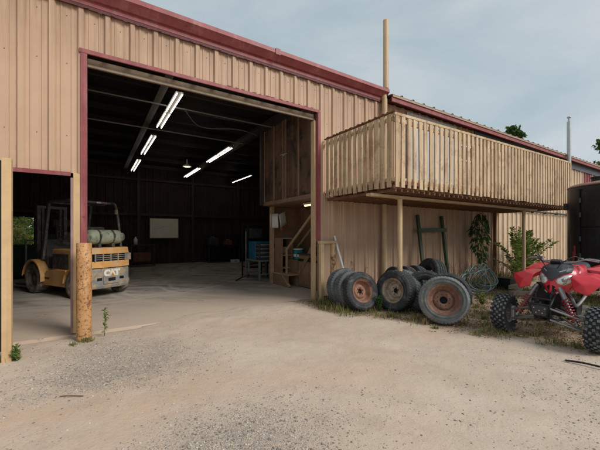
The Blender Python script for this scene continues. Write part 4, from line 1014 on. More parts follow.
# ------------------------------------------------------------------ garden hose, lumber, sticks
m = MB(); random.seed(21)
pts = []
for k in range(9):
    r = random.uniform(.30, .40); cx = 8.0 + random.uniform(-.2, .25); cy = 4.3 + random.uniform(-.12, .12); sq = random.uniform(.75, 1.0)
    for j in range(9):
        t = j / 9 * 6.283 + .2 * k + 2.2
        pts.append((cx + 1.25 * r * math.cos(t), cy + .04 * k - .15 + .08 * math.sin(t * 2), max(.03, .34 + .92 * r * math.sin(t) * sq + random.uniform(-.02, .02))))
m.tube(cat(pts, 5), .0135, 7); tag(m.build('garden_hose', M['hose']), 'tangled green garden hose looped upright in the weeds by the wall', 'hose')
m = MB(); pts = []
for k in range(4):
    r = random.uniform(.28, .45); cx = 7.75 + random.uniform(-.1, .5); cy = 4.15
    for j in range(8):
        t = j / 8 * 6.283 + 1.2
        pts.append((cx + 1.5 * r * math.cos(t), cy + .35 * r * math.sin(t) + .05 * k, max(.03, .22 + .6 * r * math.sin(t) + random.uniform(-.02, .02))))
m.tube(cat(pts, 5), .012, 7); tag(m.build('grey_hose', M['hose_grey']), 'pale grey hose slumped in loops in front of the green hose', 'hose')
for i, (x, y, z, rz, L, lb) in enumerate([(8.55, 3.62, .05, .35, .62, 'weathered timber block lowest of the stack behind the quad bike'), (8.52, 3.66, .148, .15, .66, 'weathered timber block topmost of the stack behind the quad bike'), (8.2, 3.45, .05, -.3, .5, 'short timber block lying beside the stacked blocks')]):
    m = MB(); m.box((0, 0, 0), (L, .14, .095)); o = m.build('timber_block', M['grey_wood'], bevel=.006); o.location = (x, y, z); o.rotation_euler = (.02, .03 * i, rz); tag(o, lb, 'timber', 'timber blocks behind the quad bike')
m = MB(); m.bx(-.16, .16, -.16, .16, 0, .26); m.bx(-.18, .18, -.18, .18, .261, .29); o = m.build('dark_crate', M['black_steel'], bevel=.01); o.location = (8.9, 4.05, 0); tag(o, 'small black box in the weeds left of the bush', 'box')
m = MB(); m.tube(cat([(-.24, 3.43, gz(-.24, 3.43) + .010), (-.18, 3.40, gz(-.18, 3.40) + .014), (-.07, 3.33, gz(-.07, 3.33) + .008)]), [.005] * 12 + [.003], 6); tag(m.build('stick', M['twig']), 'thin brown stick on the gravel at lower left', 'stick')
m = MB(); m.tube(cat([(4.34, 1.38, .010), (4.40, 1.24, .014), (4.44, 1.05, .012), (4.55, .80, .012)]), .011, 6); tag(m.build('stick', M['black_steel']), 'dark rod on the sand below the quad bike at right', 'rod')

# ------------------------------------------------------------------ quad bike: local +x forward, +y its left
qb = thing('quad_bike', 'red sport quad bike with knobby tyres facing the camera', 'quad bike', (5.03, 1.80, 0), R(180 - 1))
def knob_wheel(x, y, r, w, name, steer=0):
    s = 1 if y > 0 else -1
    MM = Matrix.Translation((x, y, r)) @ Matrix.Rotation(steer, 4, 'Z') @ Matrix.Rotation(R(-90), 4, 'X')
    m = MB(); b = r * .50; rc = r - .016
    m.lathe([(b, -w * .40), (b + (rc - b) * .3, -w * .49), (b + (rc - b) * .65, -w * .5), (rc * .96, -w * .43), (rc, -w * .28), (rc * 1.005, 0), (rc, w * .28), (rc * .96, w * .43), (b + (rc - b) * .65, w * .5), (b + (rc - b) * .3, w * .49), (b, w * .40)], 40, MM)
    rows = [(-.44, .955, .03, -.9), (-.27, 1.0, .034, -.25), (-.09, 1.0, .034, 0), (.09, 1.0, .034, 0), (.27, 1.0, .034, .25), (.44, .955, .03, .9)]
    nk = 22
    for k, (h, f, sz, ti) in enumerate(rows):
        for j in range(nk):
            t = 2 * math.pi * (j + (.5 if k % 2 else 0)) / nk
            K = MM @ Matrix.Rotation(t, 4, 'Z') @ Matrix.Translation((rc * f + .004, 0, h * w)) @ Matrix.Rotation(-ti, 4, 'Y') @ Matrix.Rotation(.25 * (1 if h > 0 else -1), 4, 'X')
            old = m.X; m.X = K; m.box((0, 0, 0), (.026, .032, sz * w / .2), None, 0); m.box((.0135, 0, 0), (.002, .030, sz * w / .2 - .002), None, 1); m.X = old
    t = m.build(name, [M['knob_rubber'], M['knob_top']], qb)
    m = MB(); P = [(b + .012, .42), (b, .40), (b - .012, .33), (b - .02, .1), (b * .7, .04), (b * .6, .10), (b * .3, .12), (b * .26, .2), (0, .21)]
    m.lathe([(q, h * w * s) for q, h in P], 32, MM)
    m.lathe([(b + .012, -.42 * w * s), (b, -.40 * w * s), (b - .015, -.1 * w * s), (b - .02, .1 * w * s)], 32, MM)
    ro = m.build('rim', M['alu'], t)
    m = MB()
    for k in range(4):
        a = k * 1.5708 + .4; m.X = MM; m.cyl((.045 * math.cos(a), .045 * math.sin(a), .12 * w * s), (.045 * math.cos(a), .045 * math.sin(a), .2 * w * s), .008, 6)
    m.build('lug_nut', M['atv_steel'], ro)
    m = MB(); m.X = MM; m.lathe([(.085, -.30 * w * s), (.085, -.26 * w * s), (.03, -.25 * w * s)], 24); m.cyl((0, 0, -.45 * w * s), (0, 0, .1 * w * s), .025, 10); m.build('brake_disc', M['atv_steel'], t)
for y in (-.515, .525): knob_wheel(0, y, .262, .175, 'wheel', R(2))
for y in (-.48, .48): knob_wheel(-1.26, y, .26, .26, 'wheel')
# nose mask
m = MB(); rows = [(.595, .035, .10), (.62, .085, .115), (.665, .135, .12), (.72, .180, .115), (.78, .218, .10), (.84, .238, .075), (.90, .232, .045), (.95, .205, .005), (.985, .16, -.05)]
rows = [(z, w, x - .10) for z, w, x in rows]
nc = 12; vs = []
for z, w, x in rows:
    for i in range(nc + 1):
        u = -1 + 2 * i / nc
        vs.append((x + .055 * (1 - abs(u) ** 1.4) - .12 * abs(u) ** 3, u * w, z + .015 * (1 - abs(u))))
# returns towards the back
for row in range(len(rows)): pass
m.add(vs, [(j * (nc + 1) + i, j * (nc + 1) + i + 1, (j + 1) * (nc + 1) + i + 1, (j + 1) * (nc + 1) + i) for j in range(len(rows) - 1) for i in range(nc)], True)
for sgn, i in ((-1, 0), (1, nc)):
    side = [Vector(vs[j * (nc + 1) + i]) for j in range(len(rows))]
    b_ = [p + Vector((-.26, sgn * .01, .02)) for p in side]
    k = len(side); m.add(side + b_, [(q, q + 1, q + 1 + k, q + k) for q in range(k - 1)], True)
topf = [Vector(vs[(len(rows) - 1) * (nc + 1) + i]) for i in range(nc + 1)]
tb_ = [Vector((-.34, p.y * 1.25, 1.0)) for p in topf]
m.add(topf + tb_, [(q, q + 1, q + 2 + nc, q + 1 + nc) for q in range(nc)], True)
nose = m.build('nose_cowl', M['red_plastic'], qb, solid=.006, subsurf=1)
def nx_(y, z):   # front of the mask at y, z
    for (z0, w0, x0), (z1, w1, x1) in zip(rows, rows[1:]):
        if z0 <= z <= z1:
            f = (z - z0) / (z1 - z0); w = w0 + (w1 - w0) * f; x = x0 + (x1 - x0) * f; u = min(1, abs(y) / w)
            return x + .055 * (1 - u ** 1.4) - .12 * u ** 3
    return .0
for s in (-1, 1):
    m = MB(); vs = []; out = [(.046, .800), (.07, .757), (.13, .745), (.18, .78), (.202, .835), (.188, .885), (.12, .872), (.062, .835)]
    cy = sum(p[0] for p in out) / 8; cz = sum(p[1] for p in out) / 8
    for k, bul in ((1.0, .001), (.96, .014), (.6, .026)):
        vs += [(nx_(cy + (y - cy) * k, cz + (z - cz) * k) + bul, s * (cy + (y - cy) * k), cz + (z - cz) * k) for y, z in out]
    vs.append((nx_(cy, cz) + .03, s * cy, cz))
    m.add(vs, [(a * 8 + i, a * 8 + (i + 1) % 8, (a + 1) * 8 + (i + 1) % 8, (a + 1) * 8 + i) for a in range(2) for i in range(8)] + [(16 + i, 16 + (i + 1) % 8, 24) for i in range(8)], True)
    hl = m.build('headlight', M['lens'], qb)
    m = MB(); m.lathe([(.048, 0), (.052, .006), (.046, .01)], 18, Matrix.Translation((nx_(cy, cz) + .026, s * cy, cz)) @ Matrix.Rotation(R(90), 4, 'Y') @ Matrix.Translation((0, 0, -.004))); m.lathe([(0, .012), (.018, .012), (.022, 0)], 12, Matrix.Translation((nx_(cy, cz) + .024, s * cy, cz)) @ Matrix.Rotation(R(90), 4, 'Y')); m.build('bezel', M['atv_steel'], hl)
m = MB(); vs = []   # dark centre plate above and between the lamps
pr_ = [(.795, .015), (.83, .05), (.87, .115), (.905, .19), (.95, .185), (.984, .150)]
nq = 8
for z, w in pr_:
    for i in range(nq + 1): y = w * (-1 + 2 * i / nq); vs.append((nx_(y, z) + .022, y, z + .012))
for i in range(nq + 1): y = .12 * (-1 + 2 * i / nq); vs.append((-.24, y, 1.012))
m.add(vs, [(a * (nq + 1) + i, a * (nq + 1) + i + 1, (a + 1) * (nq + 1) + i + 1, (a + 1) * (nq + 1) + i) for a in range(len(pr_)) for i in range(nq)])
plate = m.build('front_plate', M['atv_dark'], qb, solid=.02)
m = MB()
for s in (-1, 1): m.bar((nx_(.08, .90) + .028, s * .075, .915), (nx_(.14, .93) + .026, s * .135, .945), .006, .010)
m.build('plate_mark', M['alu'], plate)
m = MB()
for s in (-1, 1):
    vs = []
    for off in (-.01, .008): vs += [(nx_(y, z) + off, s * y, z) for y, z in ((.014, .745), (.05, .725), (.022, .672))]
    m.add(vs, [(0, 1, 2), (3, 5, 4), (0, 3, 4, 1), (1, 4, 5, 2), (2, 5, 3, 0)])
m.build('air_vent', M['pit'], nose)  # raised black triangles stand in for the shade inside vent holes
m = MB()
for s in (-1, 1):
    m.bar((nx_(.05, .645) + .010, s * .05, .64), (nx_(.10, .67) + .010, s * .10, .665), .004, .010)
m.build('nose_mark', M['white'], nose)
# front fenders
for s in (-1, 1):
    A = (.0, .20, .915); B = (-.10, .50, .885); C = (.02, .37, .695); D = (.02, .235, .745); E = (-.42, .20, .95); F = (-.50, .50, .89); Mi = (.045, .32, .83); G = (-.28, .36, .955); H = (-.10, .36, .935); B2 = (-.06, .48, .83); F2 = (-.52, .53, .80)
    P = [(x, s * y, z) for x, y, z in (A, B, C, D, E, F, Mi, G, H, B2, F2)]
    m = MB(); m.add(P, [(0, 6, 8), (6, 1, 8), (0, 3, 6), (3, 2, 6), (2, 9, 6), (9, 1, 6), (0, 8, 7, 4), (8, 1, 5, 7), (4, 7, 5), (1, 9, 10, 5)])
    ff = m.build('front_fender', M['red_plastic'], qb, solid=.009, bevel=.03, seg=5); ff.data.polygons.foreach_set('use_smooth', [True] * len(ff.data.polygons)); ff.modifiers.remove(ff.modifiers['bev']); ca = ff.data.attributes.new('crease_edge', 'FLOAT', 'EDGE'); ca.data.foreach_set('value', [.72] * len(ff.data.edges)); sb = ff.modifiers.new('sub', 'SUBSURF'); sb.levels = sb.render_levels = 3; ff.modifiers.move(1, 0)
for ch in qb.children:
    if ch.name.split('.')[0] in ('nose_cowl', 'headlight', 'front_plate'): ch.scale = (1.0, .92, 1.0); ch.location = (-.05, .055, -.015)
    if ch.name.startswith('front_fender'): ch.location = (0, .055, -.055)
# bumper and skid plate
m = MB()
for s in (-1, 1):
    m.tube(cat([(.02, s * .11, .62), (.16, s * .12, .53), (.22, s * .11, .46), (.17, s * .07, .34), (.02, s * .07, .29)], 5), .013, 8)
m.tube([(.215, -.115, .49), (.215, .115, .49)], .012, 8); m.tube([(.14, -.12, .55), (.14, .12, .55)], .012, 8)
bp = m.build('bumper', M['black_steel'], qb)
m = MB(); m.prism([(-.12, .475), (.12, .475), (.10, .40), (.065, .345), (-.065, .345), (-.10, .40)], .014, Matrix.Translation((.215, 0, 0)) @ Matrix.Rotation(R(-90), 4, 'Z') if False else Matrix.Translation((.212, 0, 0)) @ Matrix.Rotation(R(90), 4, 'Z')); m.build('bumper_plate', M['atv_dark'], qb, bevel=.006)
m = MB()
for y, z in ((-.06, .44), (.06, .44), (-.035, .38), (.035, .38), (0, .41)): m.disc((.2135, y, z), .009, (1, 0, 0), 10)
m.build('plate_hole', M['alu'], bp)
# suspension
for s in (-1, 1):
    for (zi, zo, xa) in ((.44, .33, .10), (.30, .20, .08)):
        m = MB(); yo = s * .40
        m.tube([(.14, s * .09, zi), (.02, yo, zo)], .014, 8); m.tube([(-.16, s * .09, zi), (.0, yo, zo)], .014, 8); m.sphere((.01, yo, zo), .024)
        m.build('suspension_arm', M['atv_steel'], qb)
    m = MB(); m.tube([(-.06, s * .08, .42), (-.05, s * .41, .30)], .009, 6); m.build('tie_rod', M['atv_steel'], qb)
    m = MB(); m.bx(-.03, .03, s * .40 - .02, s * .40 + .02, .17, .37); m.build('steering_knuckle', M['alu'], qb, bevel=.008)
    a = Vector((.045, s * .335, .275)); b = Vector((-.04, s * .125, .70)); d = (b - a).normalized()
    m = MB(); m.cyl(a, b, .017, 10); m.cyl(a + d * .30, b, .030, 12); m.sphere(a, .024); m.sphere(b, .024)
    sh_ = m.build('shock', M['atv_steel'], qb)
    u_ = d.cross(Vector((1, 0, 0))).normalized(); w_ = d.cross(u_); pts = []
    for k in range(8 * 12 + 1):
        t = k / 12 * 2 * math.pi; pts.append(a + d * (.03 + .29 * k / 96) + (u_ * math.cos(t) + w_ * math.sin(t)) * .040)
    m = MB(); m.tube(pts, .0085, 6); m.build('spring', M['spring_red'], sh_)
# frame, engine, seat, tank, handlebar
m = MB()
for s in (-1, 1):
    m.tube(cat([(.10, s * .085, .62), (-.1, s * .10, .70), (-.5, s * .12, .74), (-1.0, s * .12, .72)], 5), .017, 8)
    m.tube(cat([(.12, s * .08, .28), (-.2, s * .12, .26), (-.6, s * .13, .26), (-.8, s * .12, .42), (-.9, s * .12, .68)], 5), .017, 8)
    m.tube([(.10, s * .085, .62), (.12, s * .08, .28)], .016, 8); m.tube([(-.14, s * .10, .70), (-.16, s * .10, .27)], .016, 8)
m.build('frame', M['black_steel'], qb)
m = MB(); m.bx(-.62, -.22, -.13, .13, .29, .52); m.cyl((-.40, 0, .5), (-.34, 0, .70), .085, 14); m.cyl((-.5, -.19, .38), (-.5, .19, .38), .10, 18)
m.build('engine', M['black_steel'], qb, bevel=.015)
m = MB(); m.bx(-.10, -.06, -.14, .14, .50, .74); m.build('radiator', M['black_steel'], qb)
m = MB(); m.tube(cat([(-.32, .1, .6), (-.2, .2, .55), (-.3, .22, .45), (-.7, .2, .55), (-1.0, .2, .66)], 5), .022, 8); m.cyl((-.95, .2, .64), (-1.4, .2, .74), .055, 14); m.build('exhaust', M['atv_steel'], qb)
m = MB()
for (x0, x1, z0, z1, w0, w1) in ((-.30, -.62, .98, .98, .11, .12), (-.62, -1.25, .93, .94, .13, .12)):
    pass
prof = [(-.30, 1.0, .10), (-.45, 1.02, .13), (-.62, .97, .12), (-.9, .93, .13), (-1.15, .95, .13), (-1.3, .98, .08)]
vs = []
for x, z, w in prof: vs += [(x, -w, z - .10), (x, -w * .95, z - .02), (x, -w * .5, z + .01), (x, w * .5, z + .01), (x, w * .95, z - .02), (x, w, z - .10)]
m.add(vs, [(i * 6 + j, i * 6 + j + 1, (i + 1) * 6 + j + 1, (i + 1) * 6 + j) for i in range(5) for j in range(5)] + [(0, 1, 2, 3, 4, 5), (30, 31, 32, 33, 34, 35)], True); m.build('seat', M['atv_dark'], qb, subsurf=1)
for s in (-1, 1):
    P = [(-.80, s * .16, .90), (-.86, s * .62, .84), (-1.30, s * .64, .92), (-1.55, s * .5, .90), (-1.5, s * .14, .93), (-.80, s * .5, .70), (-1.15, s * .40, .97)]
    m = MB(); m.add(P, [(0, 1, 6), (1, 2, 6), (2, 3, 6), (3, 4, 6), (4, 0, 6), (0, 5, 1)]); m.build('rear_fender', M['red_plastic'], qb, solid=.009, bevel=.01)
m = MB(); m.bar((-.66, 0, .36), (-1.26, 0, .27), .12, .08); m.cyl((-1.26, -.45, .26), (-1.26, .45, .26), .025, 10); m.build('swingarm', M['atv_steel'], qb)
for s in (-1, 1):
    m = MB(); m.bx(-.75, -.3, s * .16 - (.0 if s > 0 else .16), s * .16 + (.16 if s > 0 else 0), .27, .30); m.tube([(-.30, s * .16, .3), (-.30, s * .36, .31)], .014, 8); m.tube([(-.75, s * .32, .29), (-.30, s * .34, .3)], .014, 8); m.build('foot_peg', M['atv_steel'], qb)
m = MB(); m.tube(cat([(-.40, -.41, 1.085), (-.34, -.28, 1.10), (-.28, -.12, 1.045), (-.28, .12, 1.045), (-.34, .28, 1.10), (-.40, .41, 1.085)], 6), .0125, 8); m.cyl((-.28, 0, 1.04), (-.18, 0, .85), .02, 10); m.tube([(-.31, -.17, 1.065), (-.31, .17, 1.065)], .010, 8)
hb = m.build('handlebar', M['atv_steel'], qb); hb.location = (0, .03, -.04)
for s in (-1, 1):
    m = MB(); m.cyl((-.395, s * .29, 1.102), (-.405, s * .42, 1.085), .019, 10); m.build('grip', M['black_steel'], hb)
    m = MB(); m.tube(cat([(-.35, s * .23, 1.10), (-.29, s * .27, 1.10), (-.33, s * .41, 1.075)], 5), .007, 6); m.box((-.35, s * .22, 1.10), (.04, .045, .04)); m.build('brake_lever', M['atv_steel'], hb)
m = MB()
for k, s in enumerate((-1, 1, -1)): m.tube(cat([(-.33, s * .22, 1.10), (-.18, s * .2, 1.12 + .02 * k), (-.08, s * .08, 1.02), (-.12, s * .04, .88)], 6), .006, 6)
m.build('control_cable', M['black_steel'], hb)
m = MB(); m.box((-.22, .0, 1.06), (.07, .12, .05), (0, .4, 0)); m.build('instrument_pod', M['black_steel'], hb, bevel=.01)

# ------------------------------------------------------------------ black upright smoker on a skid
sk = thing('smoker_tank', 'tall black upright steel tank with rusty pink domed top', 'tank', (9.36, 1.94, 0))
m = MB(); RS = .95
m.lathe([(0, .62), (RS - .03, .62), (RS, .65), (RS, 2.36), (RS - .012, 2.40)], 64); m.build('shell', M['smoker'], sk)
m = MB(); m.lathe([(RS - .005, 2.401), (RS + .012, 2.415), (RS + .0, 2.43), (RS - .05, 2.465), (RS - .2, 2.49), (.3, 2.51), (0, 2.515)], 64); m.build('dome', M['smoker_top'], sk)
m = MB(); m.cyl((-.62, .30, 2.44), (-.62, .30, 2.57), .10, 24); m.lathe([(.10, 2.545), (.112, 2.55), (.112, 2.58), (.095, 2.585), (0, 2.58)], 24, Matrix.Translation((-.62, .30, 0))); m.build('chimney', M['smoker'], sk)
m = MB()
def arcplate(mb, a0, a1, z0, z1, r, t=.03):
    vs = []; q = 8
    for i in range(q + 1):
        a = a0 + (a1 - a0) * i / q
        for rr in (r, r + t):
            for z in (z0, z1): vs.append((rr * math.cos(a), rr * math.sin(a), z))
    fs = []
    for i in range(q): b = i * 4; fs += [(b, b + 4, b + 5, b + 1), (b + 2, b + 3, b + 7, b + 6), (b + 1, b + 5, b + 7, b + 3), (b, b + 2, b + 6, b + 4)]
    fs += [(0, 1, 3, 2), (q * 4, q * 4 + 2, q * 4 + 3, q * 4 + 1)]
    mb.add(vs, fs)
arcplate(m, R(149), R(215), 1.55, 2.30, RS, .025); d = m.build('door', M['smoker'], sk, bevel=.006); d['label'] = 'upper door panel'
m = MB(); arcplate(m, R(149), R(215), .72, 1.52, RS, .025); m.build('door', M['smoker'], sk, bevel=.006)
m = MB(); arcplate(m, R(144), R(147.5), .68, 2.34, RS, .045); m.build('seam_strip', M['black_steel'], sk)
for z in (.95, 1.3, 1.8, 2.1): m = MB(); m.cyl((RS * 1.04 * math.cos(R(148.3)), RS * 1.04 * math.sin(R(148.3)), z - .05), (RS * 1.04 * math.cos(R(148.3)), RS * 1.04 * math.sin(R(148.3)), z + .05), .022, 10); m.build('hinge', M['dark_frame'], sk)
m = MB(); m.box((RS * math.cos(R(106)) , RS * math.sin(R(106)), 2.02), (.12, .14, .15), (0, 0, R(106))); m.build('vent_box', M['black_steel'], sk, bevel=.008)
m = MB(); arcplate(m, R(132), R(137), .80, 1.02, RS, .004); arcplate(m, R(135), R(139), .95, 1.15, RS, .005); m.build('red_patch', M['red_rust'], sk)
m = MB(); m.bx(-1.1, 1.6, -.85, -.73, .38, .52); m.bx(-1.1, 1.6, .73, .85, .38, .52); m.bx(-1.1, -.98, -.73, .73, .38, .52); m.bx(1.2, 1.32, -.73, .73, .38, .52); m.bx(-.6, -.48, -.73, .73, .521, .60); m.bx(.5, .62, -.73, .73, .521, .60)
m.build('skid_frame', M['black_steel'], sk, bevel=.006)
for (x, y) in ((-1.04, -.79), (-1.04, .79), (1.26, -.79), (1.26, .79)):
    m = MB(); m.bx(x - .05, x + .05, y - .05, y + .05, -.02, .379); m.build('leg', M['black_steel'], sk)
# ------------------------------------------------------------------ plants
def leaf_cards(V, F, MI, c, d, L, W, k, fold=.25):
    """one folded leaf from c along d"""
    d = d.normalized(); s = d.cross(Vector((random.uniform(-1, 1), random.uniform(-1, 1), random.uniform(-.2, 1)))).normalized(); n = s.cross(d)
    b = len(V); mid = c + d * L * .5
    V += [tuple(c), tuple(mid + s * W * .5 + n * W * fold), tuple(c + d * L), tuple(mid - s * W * .5 + n * W * fold), tuple(mid)]
    F += [(b, b + 1, b + 4), (b + 1, b + 2, b + 4), (b + 4, b + 2, b + 3), (b, b + 4, b + 3)]; MI += [k] * 4
def mesh_obj(name, V, F, MI, mats, parent=None):
    me = bpy.data.meshes.new(name); me.from_pydata(V, [], F)
    for q in mats: me.materials.append(q)
    me.polygons.foreach_set('material_index', MI); me.update()
    o = bpy.data.objects.new(name, me); COL.objects.link(o)
    if parent: o.parent = parent
    return o
def rv(): 
    v = Vector((random.gauss(0, 1), random.gauss(0, 1), random.gauss(0, 1))); return v.normalized()
def tree(name, label, x, y, h, cr, nclump, nleaf, ls, group=None, base=.3, mats=('leaf_dark', 'leaf_mid', 'leaf_light')):
    t = thing(name, label, 'tree', (x, y, 0), group=group)
    m = MB(); top = Vector((random.uniform(-.3, .3), random.uniform(-.3, .3), h * .82))
    tr = [Vector((0, 0, -.1)), Vector((random.uniform(-.1, .1), .0, h * .25)), Vector((random.uniform(-.25, .25), random.uniform(-.2, .2), h * .55)), top]
    p = cat(tr, 4); r0 = h * .022; m.tube(p, [r0 * (1 - .8 * i / (len(p) - 1)) for i in range(len(p))], 9)
    cl = []
    for i in range(nclump):
        f = random.random(); z = h * (base + (1 - base) * (f ** .8)); prof = math.sin(math.pi * min(1, .12 + .80 * ((z / h - base) / (1 - base)))) ** .7
        a = random.random() * 6.283; rr = cr * prof * random.uniform(.35, 1.0)
        c = Vector((rr * math.cos(a), rr * math.sin(a), z)); cl.append((c, cr * random.uniform(.18, .36)))
        s = tr[2] if z > h * .5 else tr[1]
        q = [s, s.lerp(c, .5) + Vector((0, 0, -.05 * h * random.random())), c]; m.tube(cat(q, 3), [r0 * .4, r0 * .33, r0 * .28, r0 * .22, r0 * .17, r0 * .12, r0 * .06], 5)
    m.build('trunk', M['bark'], t)
    V, F, MI = [], [], []
    for c, r in cl:
        tone = random.random(); 
        for _ in range(int(nleaf / nclump)):
            v = rv() * r * random.uniform(.35, 1.05) ** .7; v.z *= .7
            k = 0 if tone < .3 else (1 if tone < .75 else 2)
            if random.random() < .25: k = random.randrange(3)
            leaf_cards(V, F, MI, c + v, rv() + Vector((0, 0, -.35)) + v * .6, ls * random.uniform(.6, 1.3), ls * random.uniform(.4, .75), k)
    mesh_obj('crown', V, F, MI, [M[q] for q in mats], t)
    return t
random.seed(11)
TG = 'trees beyond the workshop'
tree('broadleaf_tree', 'tree whose crown tip pokes over the roof edge left of the grey vent pipe', 41.6, 18.4, 14.0, 1.5, 60, 7000, .40, TG)
tree('broadleaf_tree', 'tall leafy tree at the right edge above the pale wall', 42.9, 8.2, 13.2, 3.0, 70, 7000, .40, TG)
tree('broadleaf_tree', 'lower tree at the far right edge beyond the workshop end', 41.2, 7.6, 9.0, 2.4, 50, 5000, .34, TG)
tree('broadleaf_tree', 'bright bushy tree outside the back doorway, left one', -5.6, 22.5, 5.5, 2.2, 50, 6000, .20, 'trees outside the back doorway', base=.08, mats=('leaf_mid', 'leaf_light', 'leaf_light'))
tree('broadleaf_tree', 'bright bushy tree outside the back doorway, right one', -3.4, 21.6, 5.0, 2.0, 50, 6000, .18, 'trees outside the back doorway', base=.08, mats=('leaf_mid', 'leaf_light', 'leaf_yel'))
tree('broadleaf_tree', 'darker tree farther out behind the back doorway', -4.4, 27, 8.5, 3.6, 50, 6000, .32, 'trees outside the back doorway', base=.06)
# leafy bush behind the quad bike
bs = thing('leafy_bush', 'leafy green bush with arching shoots behind the quad bike', 'bush', (11.35, 4.7, 0))
m = MB(); V, F, MI = [], [], []
for i in range(44):
    a = random.random() * 6.283; sp = random.uniform(.2, 1.5); h = random.uniform(.5, 1.6) * (1.1 - .2 * sp)
    e = Vector((1.15 * sp * math.cos(a), .42 * sp * math.sin(a), h)); b0 = Vector((.25 * math.cos(a), .12 * math.sin(a), 0))
    p = cat([b0, b0.lerp(e, .45) + Vector((0, 0, .22 * h)), e], 7); m.tube(p, [.008 * (1 - .7 * k / (len(p) - 1)) for k in range(len(p))], 5)
    for k in range(3, len(p)):
        dr = (p[k] - p[k - 1]).normalized(); sd = dr.cross(Vector((0, 0, 1))).normalized()
        for s in (-1, 1):
            for q in range(2): leaf_cards(V, F, MI, p[k] - dr * .03 * q, sd * s + dr * .5 + rv() * .35, random.uniform(.09, .16), random.uniform(.04, .065), random.choice((1, 1, 2, 2, 2)))
m.build('stems', M['twig'], bs); mesh_obj('leaves', V, F, MI, [M['leaf_dark'], M['leaf_mid'], M['leaf_light']], bs)
# tall drooping weed by the wall
wd = thing('tall_weed', 'tall dark weed with drooping leaves standing against the wall', 'weed', (9.55, 5.05, 0))
m = MB(); V, F, MI = [], [], []
p = cat([(0, 0, 0), (.03, -.03, .7), (-.03, .02, 1.4), (.10, .02, 2.04)], 8); m.tube(p, [.016 * (1 - .7 * k / (len(p) - 1)) for k in range(len(p))], 6)
for i in range(260):
    f = .30 + .70 * random.random(); q = p[int(f * (len(p) - 1))]; a = random.random() * 6.283
    wd_ = .10 + .26 * math.sin(math.pi * min(1, (1 - f) * 1.45 + .05))
    o_ = Vector((wd_ * math.cos(a), .45 * wd_ * math.sin(a), .02)); m.tube([q, q + o_ * .6 + Vector((0, 0, .04)), q + o_], .003, 4)
    leaf_cards(V, F, MI, q + o_ * .85, Vector((o_.x * 1.1, o_.y, -.32)) + rv() * .1, random.uniform(.15, .25), random.uniform(.045, .075), random.choice((0, 0, 1, 1)))
m.build('stem', M['twig'], wd); mesh_obj('leaves', V, F, MI, [M['leaf_dark'], M['leaf_mid']], wd)
# dry brush: thin bare stems around hose and bush
def bare(label, x, y, n, h, seed, spread=.5):
    random.seed(seed); m = MB()
    for i in range(n):
        a = random.random() * 6.283; b0 = Vector((x + random.uniform(-spread, spread), y + random.uniform(-.25, .25), 0)); hh = h * random.uniform(.5, 1.1)
        e = b0 + Vector((.5 * hh * math.cos(a), .25 * hh * math.sin(a), hh)); k = b0.lerp(e, .55) + rv() * .06 * h
        p = cat([b0, k, e], 4); m.tube(p, [.005 * (1 - .75 * j / (len(p) - 1)) for j in range(len(p))], 4)
        for j in range(2): m.tube([p[4 + j], p[4 + j] + rv() * .2 * h + Vector((0, 0, .1))], .002, 4)
    tag(m.build('dry_brush', M['twig']), label, 'brush')
bare('bare brown brush stems around the upright green hose', 8.2, 4.75, 46, .75, 5, .7)
bare('bare brown brush stems between the wall pipe and the leafy bush', 9.75, 4.7, 36, 1.0, 6, .4)
# small weeds that can be told apart
def weed(label, x, y, h, n, mats, seed, group='small weeds along the yard edge', wide=.5):
    random.seed(seed); t = thing('small_weed', label, 'weed', (x, y, gz(x, y) if y < 5.3 else -.0), group=group)
    m = MB(); V, F, MI = [], [], []
    for i in range(n):
        a = random.random() * 6.283; e = Vector((wide * h * math.cos(a) * random.random(), wide * h * math.sin(a) * random.random(), h * random.uniform(.6, 1.05)))
        p = cat([Vector((0, 0, 0)) + rv() * .01, e * .5 + rv() * .02, e], 5); m.tube(p, .0026, 4)
        for k in range(2, len(p)):
            for q in range(3): leaf_cards(V, F, MI, p[k], rv() + Vector((0, 0, .2)), random.uniform(.035, .06), random.uniform(.012, .02), random.randrange(len(mats)))
    m.build('stem', M['leaf_mid'], t); mesh_obj('leaves', V, F, MI, [M[q] for q in mats], t)
weed('thin upright weed sprouting beside the yellow bollard', .13, 5.14, .42, 2, ('leaf_mid', 'leaf_light'), 3, wide=.15)
weed('leafy weed at the foot of the open tan door leaf', -.72, 4.72, .16, 7, ('leaf_mid', 'leaf_light'), 4)
weed('low green weed between the salmon rim and cream rim wheels', 4.33, 4.1, .3, 7, ('leaf_mid', 'leaf_dark'), 8)
weed('green weed at the foot of the cream rimmed wheel', 4.78, 3.72, .26, 9, ('leaf_mid', 'leaf_dark'), 9)
weed('yellowing weed right of the heaped tyres', 6.5, 3.4, .3, 8, ('leaf_yel', 'leaf_mid'), 10)
weed('tall grassy weed on the wall behind the salmon rim wheel', 4.75, 5.15, .75, 8, ('leaf_yel', 'leaf_mid'), 12)
